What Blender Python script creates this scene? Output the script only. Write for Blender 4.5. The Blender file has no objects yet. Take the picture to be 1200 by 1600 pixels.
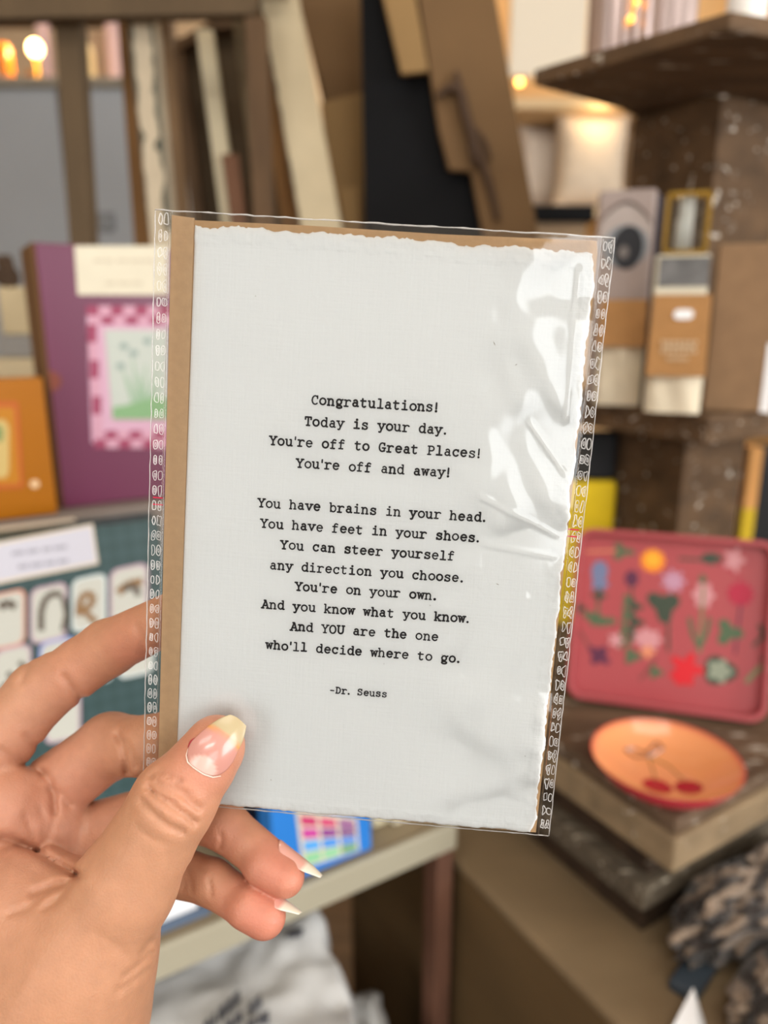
import bpy, bmesh, math, random
import numpy as np
from mathutils import Vector, Matrix

random.seed(7); RNG = np.random.default_rng(7)
scene = bpy.context.scene
COL = scene.collection

# ------------------------------------------------------------------ camera
F = 1150.0                       # focal length in pixels of the 1200x1600 frame
PITCH = math.radians(14.5)
CAMZ = 1.45
cam_d = bpy.data.cameras.new('camera'); cam = bpy.data.objects.new('camera', cam_d); COL.objects.link(cam)
cam_d.sensor_fit = 'VERTICAL'; cam_d.lens = 6.8; cam_d.sensor_height = 6.8 * 1600 / F
cam.location = (0, 0, CAMZ); cam.rotation_euler = (math.pi / 2 - PITCH, 0, 0)
cam_d.clip_start = 0.01; cam_d.clip_end = 50
cam_d.dof.use_dof = True; cam_d.dof.focus_distance = 0.203; cam_d.dof.aperture_fstop = 1.75
scene.camera = cam
SP, CP = math.sin(PITCH), math.cos(PITCH)
CAMM = Matrix.Translation((0, 0, CAMZ)) @ Matrix.Rotation(math.pi / 2 - PITCH, 4, 'X') @ Matrix.Diagonal((1, -1, -1, 1))

# ------------------------------------------------------------------ light and exposure
world = bpy.data.worlds.new('world'); scene.world = world; world.use_nodes = True
bg = world.node_tree.nodes['Background']; bg.inputs[0].default_value = (0.93, 0.97, 1.0, 1); bg.inputs[1].default_value = 1.0

def area(name, loc, rot, sx, sy, power, color=(1, 1, 1)):
    d = bpy.data.lights.new(name, 'AREA'); d.shape = 'RECTANGLE'; d.size = sx; d.size_y = sy
    d.energy = power; d.color = color
    o = bpy.data.objects.new(name, d); COL.objects.link(o); o.location = loc; o.rotation_euler = rot
    return o
R90 = math.pi / 2
# daylight through the two shop windows behind the photographer (face +Y) and the side window (faces -X)
area('window_daylight', (1.12, -2.22, 1.72), (R90, 0, 0), 1.55, 1.20, 19, (0.97, 0.99, 1.0))
area('window_daylight', (-1.72, -2.22, 1.60), (R90, 0, 0), 1.0, 1.7, 15, (0.97, 0.99, 1.0))
area('window_daylight', (2.44, -0.95, 1.75), (R90, 0, R90), 1.5, 1.3, 62, (0.98, 0.99, 1.0))
# ceiling lamps of the shop (face down)
area('ceiling_lamp_light', (-0.75, -0.75, 2.86), (0, 0, 0), 1.2, 0.35, 9, (1.0, 0.965, 0.91))
area('ceiling_lamp_light', (0.65, 0.15, 2.86), (0, 0, 0), 1.2, 0.35, 4, (1.0, 0.955, 0.89))
area('ceiling_lamp_light', (0.35, 2.6, 2.86), (0, 0, 0), 1.2, 0.35, 36, (1.0, 0.88, 0.72))
area('ceiling_lamp_light', (0.0, -1.5, 2.86), (0, 0, 0), 1.2, 0.35, 22, (1.0, 0.97, 0.93))
vs = scene.view_settings
vs.view_transform = 'Standard'; vs.look = 'None'; vs.gamma = 1; vs.use_curve_mapping = False; vs.exposure = 0.14
try:
    scene.cycles.use_denoising = True
    scene.cycles.transparent_max_bounces = 24
    scene.cycles.max_bounces = 10
    scene.cycles.sample_clamp_indirect = 4.0
except Exception:
    pass

# ------------------------------------------------------------------ helpers: pixels to places
def ray(px, py):
    u, v = (px - 600) / F, (py - 800) / F
    return Vector((u, CP - v * SP, -SP - v * CP))
EYE = Vector((0, 0, CAMZ))
def at(px, py, t): return EYE + ray(px, py) * t
def onz(px, py, z):
    r = ray(px, py); return EYE + r * ((z - CAMZ) / r.z)
def onY(px, py, Y):
    r = ray(px, py); return EYE + r * (Y / r.y)
TH = math.radians(31.3)
AX = Vector((math.cos(TH), math.sin(TH), 0)); BX = Vector((-math.sin(TH), math.cos(TH), 0)); ZX = Vector((0, 0, 1))
def AB(a, b, z): return AX * a + BX * b + ZX * z
def onB(px, py, B):                      # furniture frame: plane b = B  -> (a, z)
    r = ray(px, py); p = EYE + r * (B / r.dot(BX)); return p.dot(AX), p.z
def onA(px, py, A):
    r = ray(px, py); p = EYE + r * (A / r.dot(AX)); return p.dot(BX), p.z
def onplane(px, py, p0, n):
    r = ray(px, py); return EYE + r * ((p0 - EYE).dot(n) / r.dot(n))

# ------------------------------------------------------------------ helpers: materials
def lin(c):
    if isinstance(c, str):
        c = c.lstrip('#'); c = [int(c[i:i + 2], 16) / 255 for i in (0, 2, 4)]
    return tuple((x / 12.92 if x <= 0.04045 else ((x + 0.055) / 1.055) ** 2.4) for x in c) + (1.0,)
_M = {}
def M(name, col, rough=0.6, metal=0.0, var=0.0, scale=30.0, bump=0.0, bscale=200.0, spec=0.4, coat=0.0,
      sub=0.0, stretch=(1, 1, 1), rot=0.0, fleck=None, fleck_at=0.62, fscale=40.0, attr=None, trans=0.0, ior=1.45, sheen=0.0):
    if name in _M: return _M[name]
    m = bpy.data.materials.new(name); m.use_nodes = True; nt = m.node_tree; N = nt.nodes; L = nt.links
    p = N['Principled BSDF']
    p.inputs['Roughness'].default_value = rough; p.inputs['Metallic'].default_value = metal
    p.inputs['Specular IOR Level'].default_value = spec
    p.inputs['Coat Weight'].default_value = coat; p.inputs['Coat Roughness'].default_value = 0.08
    p.inputs['Transmission Weight'].default_value = trans; p.inputs['IOR'].default_value = ior
    p.inputs['Sheen Weight'].default_value = sheen
    c = lin(col); p.inputs['Base Color'].default_value = c
    tc = N.new('ShaderNodeTexCoord'); mp = N.new('ShaderNodeMapping')
    mp.inputs['Scale'].default_value = stretch; mp.inputs['Rotation'].default_value = (0, 0, rot)
    L.new(tc.outputs['Object'], mp.inputs['Vector'])
    out = None
    if attr:
        a = N.new('ShaderNodeVertexColor'); a.layer_name = attr; out = a.outputs['Color']
    if var > 0:
        n = N.new('ShaderNodeTexNoise'); n.inputs['Scale'].default_value = scale; n.inputs['Detail'].default_value = 5
        L.new(mp.outputs['Vector'], n.inputs['Vector'])
        r = N.new('ShaderNodeMapRange'); r.inputs['From Min'].default_value = 0.3; r.inputs['From Max'].default_value = 0.7
        r.inputs['To Min'].default_value = 1 - var; r.inputs['To Max'].default_value = 1 + var
        L.new(n.outputs['Fac'], r.inputs['Value'])
        mul = N.new('ShaderNodeVectorMath'); mul.operation = 'SCALE'
        if out: L.new(out, mul.inputs[0])
        else: mul.inputs[0].default_value = c[:3]
        L.new(r.outputs['Result'], mul.inputs['Scale']); out = mul.outputs['Vector']
    if fleck:
        n = N.new('ShaderNodeTexNoise'); n.inputs['Scale'].default_value = fscale; n.inputs['Detail'].default_value = 6; n.inputs['Roughness'].default_value = 0.6
        L.new(mp.outputs['Vector'], n.inputs['Vector'])
        r = N.new('ShaderNodeMapRange'); r.inputs['From Min'].default_value = fleck_at; r.inputs['From Max'].default_value = fleck_at + 0.06
        L.new(n.outputs['Fac'], r.inputs['Value'])
        mx = N.new('ShaderNodeMix'); mx.data_type = 'RGBA'
        L.new(r.outputs['Result'], mx.inputs['Factor'])
        if out: L.new(out, mx.inputs['A'])
        else: mx.inputs['A'].default_value = c
        mx.inputs['B'].default_value = lin(fleck); out = mx.outputs['Result']
    if out: L.new(out, p.inputs['Base Color'])
    if sub > 0:
        p.inputs['Subsurface Weight'].default_value = sub; p.inputs['Subsurface Radius'].default_value = (1.0, 0.35, 0.18)
        p.inputs['Subsurface Scale'].default_value = 0.004
    if bump > 0:
        n = N.new('ShaderNodeTexNoise'); n.inputs['Scale'].default_value = bscale; n.inputs['Detail'].default_value = 4
        L.new(mp.outputs['Vector'], n.inputs['Vector'])
        b = N.new('ShaderNodeBump'); b.inputs['Strength'].default_value = bump; b.inputs['Distance'].default_value = 0.002
        L.new(n.outputs['Fac'], b.inputs['Height']); L.new(b.outputs['Normal'], p.inputs['Normal'])
    _M[name] = m
    return m
def emis(name, col, strength):
    m = bpy.data.materials.new(name); m.use_nodes = True; nt = m.node_tree
    p = nt.nodes['Principled BSDF']; p.inputs['Base Color'].default_value = lin(col)
    p.inputs['Emission Color'].default_value = lin(col); p.inputs['Emission Strength'].default_value = strength
    return m
def film(name, tint=(1, 1, 1), rough=0.04, gain=1.6, haze=0.0, ior=1.5):
    """thin clear plastic: mostly see-through, mirrors a little of the room"""
    m = bpy.data.materials.new(name); m.use_nodes = True; nt = m.node_tree; N = nt.nodes; L = nt.links
    N.remove(N['Principled BSDF']); out = N['Material Output']
    tr = N.new('ShaderNodeBsdfTransparent'); tr.inputs[0].default_value = (*tint, 1)
    gl = N.new('ShaderNodeBsdfGlossy'); gl.inputs['Roughness'].default_value = rough
    fr = N.new('ShaderNodeFresnel'); fr.inputs[0].default_value = ior
    mu = N.new('ShaderNodeMath'); mu.operation = 'MULTIPLY'; mu.inputs[1].default_value = gain; mu.use_clamp = True
    L.new(fr.outputs[0], mu.inputs[0])
    mx = N.new('ShaderNodeMixShader'); L.new(mu.outputs[0], mx.inputs[0]); L.new(tr.outputs[0], mx.inputs[1]); L.new(gl.outputs[0], mx.inputs[2])
    last = mx.outputs[0]
    if haze:
        di = N.new('ShaderNodeBsdfDiffuse'); di.inputs[0].default_value = (0.9, 0.88, 0.86, 1)
        m2 = N.new('ShaderNodeMixShader'); m2.inputs[0].default_value = haze
        L.new(last, m2.inputs[1]); L.new(di.outputs[0], m2.inputs[2]); last = m2.outputs[0]
    L.new(last, out.inputs[0])
    return m

# ------------------------------------------------------------------ helpers: objects
_ORG = {}
def tag(o, label=None, cat=None, group=None, kind=None):
    if label: o['label'] = label
    if cat: o['category'] = cat
    if group: o['group'] = group
    if kind: o['kind'] = kind
    return o
def empty(name, loc, label, cat, group=None):
    o = bpy.data.objects.new(name, None); COL.objects.link(o); o.location = loc; o.empty_display_size = 0.02
    _ORG[o.name] = Vector(loc); return tag(o, label, cat, group)
def org(o):
    return _ORG.get(o.name, Vector((0, 0, 0)))
def mk(name, verts, faces, mats, parent=None, smooth=False, midx=None, local=False, loc=None):
    """verts in world coordinates; the object's origin is its parent's origin, or loc"""
    me = bpy.data.meshes.new(name); ob = bpy.data.objects.new(name, me); COL.objects.link(ob)
    o0 = Vector((0, 0, 0))
    if parent is not None:
        ob.parent = parent
        if not local: o0 = org(parent)
    elif loc is not None:
        o0 = Vector(loc); ob.location = o0
    _ORG[ob.name] = o0
    if isinstance(verts, np.ndarray): vv = (verts - np.array(o0)).tolist()
    else: vv = [tuple(Vector(v) - o0) for v in verts]
    me.from_pydata(vv, [], faces if isinstance(faces, list) else faces.tolist())
    for m in (mats if isinstance(mats, (list, tuple)) else [mats]): me.materials.append(m)
    if midx is not None: me.polygons.foreach_set('material_index', list(midx))
    if smooth: me.polygons.foreach_set('use_smooth', [True] * len(me.polygons))
    me.update()
    return ob
def recalc(ob):
    bm = bmesh.new(); bm.from_mesh(ob.data); bmesh.ops.recalc_face_normals(bm, faces=bm.faces); bm.to_mesh(ob.data); bm.free(); return ob
def bevel(ob, w, seg=2):
    md = ob.modifiers.new('bevel', 'BEVEL'); md.width = w; md.segments = seg; md.limit_method = 'ANGLE'; md.angle_limit = math.radians(35)
    return ob
class MB:
    def __init__(s): s.v = []; s.f = []; s.m = []
    def add(s, vs_, fs_, mi=0):
        k = len(s.v); s.v += [Vector(v) for v in vs_]; s.f += [[i + k for i in f] for f in fs_]; s.m += [mi] * len(fs_); return s
    def hexa(s, p, mi=0):                  # 8 points: bottom ring 0-3, top ring 4-7
        return s.add(p, [[3, 2, 1, 0], [4, 5, 6, 7], [0, 1, 5, 4], [1, 2, 6, 5], [2, 3, 7, 6], [3, 0, 4, 7]], mi)
    def boxAB(s, a0, a1, b0, b1, z0, z1, mi=0):
        return s.hexa([AB(a0, b0, z0), AB(a1, b0, z0), AB(a1, b1, z0), AB(a0, b1, z0), AB(a0, b0, z1), AB(a1, b0, z1), AB(a1, b1, z1), AB(a0, b1, z1)], mi)
    def box(s, x0, x1, y0, y1, z0, z1, mi=0):
        return s.hexa([(x0, y0, z0), (x1, y0, z0), (x1, y1, z0), (x0, y1, z0), (x0, y0, z1), (x1, y0, z1), (x1, y1, z1), (x0, y1, z1)], mi)
    def prism(s, poly, d, mi=0):           # polygon (any plane) pushed along vector d
        n = len(poly); d = Vector(d); poly = [Vector(p) for p in poly]
        s.add(poly + [p + d for p in poly], [list(range(n)), list(range(2 * n - 1, n - 1, -1))] + [[(i + 1) % n, i, n + i, n + (i + 1) % n] for i in range(n)], mi); return s
    def lathe(s, c, prof, seg=40, mi=0, axis=None):
        c = Vector(c); n = len(prof); vs_ = []; fs_ = []
        q = Matrix.Identity(3) if axis is None else Vector((0, 0, 1)).rotation_difference(Vector(axis)).to_matrix()
        for i in range(seg):
            a = 2 * math.pi * i / seg
            for r, z in prof: vs_.append(c + q @ Vector((r * math.cos(a), r * math.sin(a), z)))
        for i in range(seg):
            for j in range(n - 1):
                k = (i + 1) % seg; fs_.append([i * n + j, k * n + j, k * n + j + 1, i * n + j + 1])
        return s.add(vs_, fs_, mi)
    def tube(s, pts, r, seg=8, mi=0):
        pts = [Vector(p) for p in pts]; n = len(pts); rs = r if isinstance(r, (list, tuple)) else [r] * n
        vs_ = []; fs_ = []
        for i, p in enumerate(pts):
            d = (pts[min(i + 1, n - 1)] - pts[max(i - 1, 0)]).normalized()
            u = d.cross(Vector((0.31, 0.2, 0.93))).normalized(); w = d.cross(u)
            for k in range(seg):
                a = 2 * math.pi * k / seg; vs_.append(p + (u * math.cos(a) + w * math.sin(a)) * rs[i])
        for i in range(n - 1):
            for k in range(seg): fs_.append([i * seg + k, i * seg + (k + 1) % seg, (i + 1) * seg + (k + 1) % seg, (i + 1) * seg + k])
        fs_ += [list(range(seg))[::-1], [(n - 1) * seg + k for k in range(seg)]]
        return s.add(vs_, fs_, mi)
    def ball(s, c, rx, ry=None, rz=None, seg=20, ring=12, mi=0, rot=0.0):
        ry = ry or rx; rz = rz or rx; c = Vector(c); vs_ = []; fs_ = []
        R = Matrix.Rotation(rot, 3, 'Z')
        for j in range(ring + 1):
            t = math.pi * j / ring
            for i in range(seg):
                a = 2 * math.pi * i / seg
                vs_.append(c + R @ Vector((rx * math.sin(t) * math.cos(a), ry * math.sin(t) * math.sin(a), rz * math.cos(t))))
        for j in range(ring):
            for i in range(seg):
                k = (i + 1) % seg; fs_.append([j * seg + i, (j + 1) * seg + i, (j + 1) * seg + k, j * seg + k])
        return s.add(vs_, fs_, mi)
    def build(s, name, mats, parent=None, smooth=False, loc=None, bev=0.0, fix=True, seg=2):
        if parent is None and loc is None:
            lo = [min(v[i] for v in s.v) for i in range(3)]; hi = [max(v[i] for v in s.v) for i in range(3)]
            loc = ((lo[0] + hi[0]) / 2, (lo[1] + hi[1]) / 2, lo[2])
        o = mk(name, s.v, s.f, mats, parent, smooth, s.m, loc=loc)
        if fix: recalc(o)
        if bev: bevel(o, bev, seg)
        return o
def subsurf(o, n=1):
    md = o.modifiers.new('subsurf', 'SUBSURF'); md.levels = n; md.render_levels = n; return o
def vnoise(x, y, seed, freq=1.0):
    """smooth value noise on arrays, 0..1"""
    g = np.random.default_rng(seed).random((64, 64)); x = np.asarray(x) * freq; y = np.asarray(y) * freq
    xi = np.floor(x).astype(int); yi = np.floor(y).astype(int); fx = x - xi; fy = y - yi
    fx = fx * fx * (3 - 2 * fx); fy = fy * fy * (3 - 2 * fy)
    G = lambda a, b: g[a % 64, b % 64]
    return (G(xi, yi) * (1 - fx) + G(xi + 1, yi) * fx) * (1 - fy) + (G(xi, yi + 1) * (1 - fx) + G(xi + 1, yi + 1) * fx) * fy
def vcol(ob, name, cols):
    a = ob.data.color_attributes.new(name, 'FLOAT_COLOR', 'POINT'); c = np.ones((len(cols), 4)); c[:, :3] = cols
    a.data.foreach_set('color', c.ravel())

# ------------------------------------------------------------------ materials
WD = dict(rot=-TH)
rustic = M('rustic_wood', '#5c4630', 0.75, var=0.32, scale=9, stretch=(1, 5, 5), bump=0.5, bscale=60, fleck='#cfc6b8', fleck_at=0.62, fscale=22, **WD)
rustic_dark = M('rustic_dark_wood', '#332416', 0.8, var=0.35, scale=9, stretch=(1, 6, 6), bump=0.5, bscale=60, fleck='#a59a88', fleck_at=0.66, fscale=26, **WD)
rustic_top = M('rustic_shelf_top', '#5f4b39', 0.7, var=0.3, scale=10, stretch=(1, 5, 5), bump=0.5, bscale=60, fleck='#b9b0a2', fleck_at=0.6, fscale=20, **WD)
kraft = M('kraft_paper', '#b8946b', 0.85, var=0.05, scale=400, bump=0.08, bscale=900)
kraft_box = M('kraft_board', '#a5794a', 0.85, var=0.06, scale=60)
kraft_grey = M('kraft_grey_board', '#8a6d50', 0.85, var=0.08, scale=60)
cream = M('cream_paper', '#d6ceb8', 0.8, var=0.03, scale=50)
white_p = M('white_paper', '#eeeeef', 0.8)
black_m = M('black_board', '#0d0d0f', 0.75, var=0.1, scale=12, spec=.2)
dark_brown = M('dark_brown', '#3d2b1f', 0.8, var=0.25, scale=14, stretch=(1, 4, 4))

# ------------------------------------------------------------------ the room
def setting(ob, kind='structure'):
    ob['kind'] = kind; return ob
wall_m = M('wall_plaster', '#cdb698', 0.9, var=0.06, scale=3)
wall_dim = M('wall_paint_front', '#8f877c', 0.9, var=0.05, scale=3)
setting(MB().box(-2.3, 2.5, -2.4, 3.4, -0.06, 0).build('floor', M('floor_boards', '#6f5a44', 0.6, var=0.25, scale=5, stretch=(1, 8, 1))))
setting(MB().box(-2.4, 2.6, -2.4, 3.5, 2.9, 2.96).build('ceiling', M('ceiling_paint', '#d9d0c0', 0.9)))
setting(MB().box(-2.4, 2.6, 3.4, 3.5, 0, 2.9).build('wall_back', wall_m))
setting(MB().box(-2.4, -2.3, -2.3, 3.4, 0, 2.9).build('wall_left', wall_m))
wr = MB(); wr.box(2.5, 2.6, -2.3, -1.73, 0, 2.9); wr.box(2.5, 2.6, -.17, 3.4, 0, 2.9); wr.box(2.5, 2.6, -1.73, -.17, 0, 1.07); wr.box(2.5, 2.6, -1.73, -.17, 2.43, 2.9)
setting(wr.build('wall_right', wall_m))
fw = MB(); fw.box(-2.4, -2.25, -2.4, -2.3, 0, 2.9); fw.box(-1.19, 0.30, -2.4, -2.3, 0, 2.9); fw.box(1.94, 2.6, -2.4, -2.3, 0, 2.9)
fw.box(-2.25, -1.19, -2.4, -2.3, 0, .72); fw.box(-2.25, -1.19, -2.4, -2.3, 2.48, 2.9)
fw.box(0.30, 1.94, -2.4, -2.3, 0, 1.08); fw.box(0.30, 1.94, -2.4, -2.3, 2.36, 2.9)
setting(fw.build('wall_front', wall_dim))
winm = M('window_paint', '#d8d4cb', 0.5)
for nm, xs, x0, x1, z0, z1 in (('window_1', (.30, 1.10, 1.90), .30, 1.94, 1.08, 2.36), ('window_2', (-2.25, -1.74, -1.23), -2.25, -1.19, .72, 2.48)):
    wf = MB()
    for x in xs: wf.box(x, x + .04, -2.38, -2.30, z0, z1)
    for z in (z0, z1 - .04): wf.box(x0, x1, -2.38, -2.30, z, z + .04)
    setting(wf.build(nm, winm))

wf = MB()
for y in (-1.73, -.97, -.21): wf.box(2.5, 2.58, y, y + .04, 1.07, 2.43)
for z in (1.07, 2.39): wf.box(2.5, 2.58, -1.73, -.17, z, z + .04)
setting(wf.build('window_3', winm))

# ------------------------------------------------------------------ frame of the held card (metres; x right, y up, z to the viewer)
cTL = np.array([-0.05953287, -0.07871012, 0.19177255]); cTR = np.array([0.05879892, -0.06990538, 0.18782987]); cBL = np.array([-0.07126039, 0.08404589, 0.21622545])
cU = (cTR - cTL) / np.linalg.norm(cTR - cTL); cV = cBL - cTL; cV = cV - cU * (cV @ cU); cV /= np.linalg.norm(cV); cN = np.cross(cU, cV)
_m = Matrix.Identity(4)
for i in range(3):
    _m[i][0] = cU[i]; _m[i][1] = -cV[i]; _m[i][2] = -cN[i]; _m[i][3] = cTL[i]
CARDM = CAMM @ _m
mm = 0.001
def plane_depth(px, py):          # camera depth of the card plane, in mm
    d = np.array([(px - 600) / F, (py - 800) / F, 1.0]); return 1000 * (cTL @ cN) / (d @ cN)

# ---- kraft envelope inside the sleeve
env = mk('kraft_envelope', [], [], kraft); env.matrix_world = CARDM
def flatbox(o_name, poly, z0, z1, mat, parent=None, bev=0.0):
    b = MB(); b.prism([(u * mm, -v * mm, z0 * mm) for u, v in poly], (0, 0, (z1 - z0) * mm))
    o = mk(o_name, b.v, b.f, mat, parent, local=True); recalc(o)
    if bev: bevel(o, bev * mm)
    return o
def swap_mesh(dst, src):
    dst.data = src.data; bpy.data.objects.remove(src)
body = flatbox('kraft_envelope_body', [(4.4, 1.6), (10, 1.9), (40, 1.5), (75, 1.6), (114.4, 0.9), (114.9, 4), (115.1, 165.0), (4.3, 165.0)], -0.75, -0.25, kraft)
swap_mesh(env, body)
tag(env, 'brown kraft paper envelope tucked behind the white card inside the clear sleeve', 'envelope')
flap = flatbox('side_flap', [(4.3, 1.0), (10.3, 1.4), (10.0, 80), (9.6, 164.95), (4.3, 164.95)], -0.25, -0.02, M('kraft_flap', '#c3a17b', 0.85, var=0.05, scale=400, bump=0.08, bscale=900), env, 0.06)

# ---- the white card, torn on three edges
def card_mesh():
    nu, nv = 208, 324
    s = np.linspace(0, 1, nu); t = np.linspace(0, 1, nv); S, T = np.meshgrid(s, t, indexing='ij')
    jag = lambda x, sd, amp: amp * (0.55 * (vnoise(x, x * 0 + .5, sd, 0.16) - .5) * 2 + 0.5 * (vnoise(x, x * 0 + 3.5, sd + 1, 0.5) - .5) * 2 + 0.3 * (vnoise(x, x * 0 + 7.5, sd + 2, 1.5) - .5) * 2)
    uL = 10.6 - 0.9 * T; vv = T * 165
    uR = 114.6 + jag(vv, 11, 0.7) - 0.6 * np.exp(-((vv - 0) / 3.0) ** 2) - 1.6 * np.exp(-((vv - 166) / 3.5) ** 2)
    uR = np.minimum(uR, 115.15)
    Uc = uL + (uR - uL) * S
    vT = 3.4 + jag(Uc, 21, 1.0) + 1.0 * np.clip((Uc - 70) / 45, 0, 1); vB = np.minimum(164.75 + jag(Uc, 31, 0.35), 165.0)
    Vc = vT + (vB - vT) * T
    dT = Vc - vT; dB = vB - Vc; dR = uR - Uc
    g = lambda d, w, c: np.exp(-((d - c) / w) ** 2)
    # plate mark: a pressed step a little inside the torn margin, fluffy margin outside it
    fl = np.maximum(np.maximum(1 - dT / 4.6, 1 - dR / 3.6), 1 - dB / 3.6); marg = np.clip(fl * 6, 0, 1)
    fluff = (vnoise(Uc, Vc, 41, 0.55) - .5) * 0.34 + (vnoise(Uc, Vc, 42, 1.3) - .5) * 0.22 + (vnoise(Uc, Vc, 47, 2.6) - .5) * 0.14
    z = marg * (0.24 + fluff) + (1 - marg) * ((vnoise(Uc, Vc, 43, 0.09) - .5) * 0.10 + (vnoise(Uc, Vc, 44, 0.35) - .5) * 0.035)
    for u0, v0, v1, a in ((31, 6, 30, .05), (29.5, 20, 44, .04), (61, 5, 16, .05), (57, 60, 75, .03)):    # pressed fibres
        z += a * np.exp(-((Uc - u0 - 0.3 * np.sin(Vc * .4)) / 0.28) ** 2) * np.clip((Vc - v0) / 2, 0, 1) * np.clip((v1 - Vc) / 2, 0, 1)
    edge = np.minimum(np.minimum(dT, dR), dB); z -= 0.35 * np.exp(-(np.maximum(edge, 0) / 0.45) ** 2)
    z -= 0.3 * np.exp(-((Uc - uL) / 0.35) ** 2)
    z = np.clip(z + 0.42, 0.0, 0.92)
    top = np.stack([Uc * mm, -Vc * mm, z * mm], -1).reshape(-1, 3)
    idx = np.arange(nu * nv).reshape(nu, nv)
    q = np.stack([idx[:-1, :-1], idx[:-1, 1:], idx[1:, 1:], idx[1:, :-1]], -1).reshape(-1, 4)
    ring = np.concatenate([idx[0, :], idx[1:, -1], idx[-1, -2::-1], idx[-2:0:-1, 0]])
    bot = top[ring].copy(); bot[:, 2] = -0.02 * mm
    k = len(top); n = len(ring); j = np.arange(n); jn = (j + 1) % n
    side = np.stack([ring[jn], ring[j], k + j, k + jn], -1)
    faces = q.tolist() + side.tolist() + [list(range(k + n - 1, k - 1, -1))]
    return np.concatenate([top, bot]), faces
def linen_material():
    m = bpy.data.materials.new('linen_card'); m.use_nodes = True; nt = m.node_tree; N = nt.nodes; L = nt.links; p = N['Principled BSDF']
    p.inputs['Base Color'].default_value = (0.815, 0.82, 0.805, 1); p.inputs['Roughness'].default_value = 0.9; p.inputs['Specular IOR Level'].default_value = 0.15
    tc = N.new('ShaderNodeTexCoord'); hs = []
    for ax, sc in ((( 1, 0.06, 1), 1500), ((0.06, 1, 1), 1500)):
        mp = N.new('ShaderNodeMapping'); mp.inputs['Scale'].default_value = ax; L.new(tc.outputs['Object'], mp.inputs['Vector'])
        n = N.new('ShaderNodeTexNoise'); n.inputs['Scale'].default_value = sc; n.inputs['Detail'].default_value = 2; L.new(mp.outputs['Vector'], n.inputs['Vector']); hs.append(n.outputs['Fac'])
    n = N.new('ShaderNodeTexNoise'); n.inputs['Scale'].default_value = 700; n.inputs['Detail'].default_value = 4; L.new(tc.outputs['Object'], n.inputs['Vector'])
    a = N.new('ShaderNodeMath'); a.operation = 'ADD'; L.new(hs[0], a.inputs[0]); L.new(hs[1], a.inputs[1])
    b2 = N.new('ShaderNodeMath'); b2.operation = 'ADD'; L.new(a.outputs[0], b2.inputs[0]); L.new(n.outputs['Fac'], b2.inputs[1])
    b = N.new('ShaderNodeBump'); b.inputs['Strength'].default_value = 0.4; b.inputs['Distance'].default_value = 0.0003
    L.new(b2.outputs[0], b.inputs['Height']); L.new(b.outputs['Normal'], p.inputs['Normal'])
    return m
cv, cf = card_mesh()
card = mk('greeting_card', cv, cf, linen_material(), smooth=True); card.matrix_world = CARDM
tag(card, 'white linen paper card with torn edges and a typed black verse', 'card')

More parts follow.
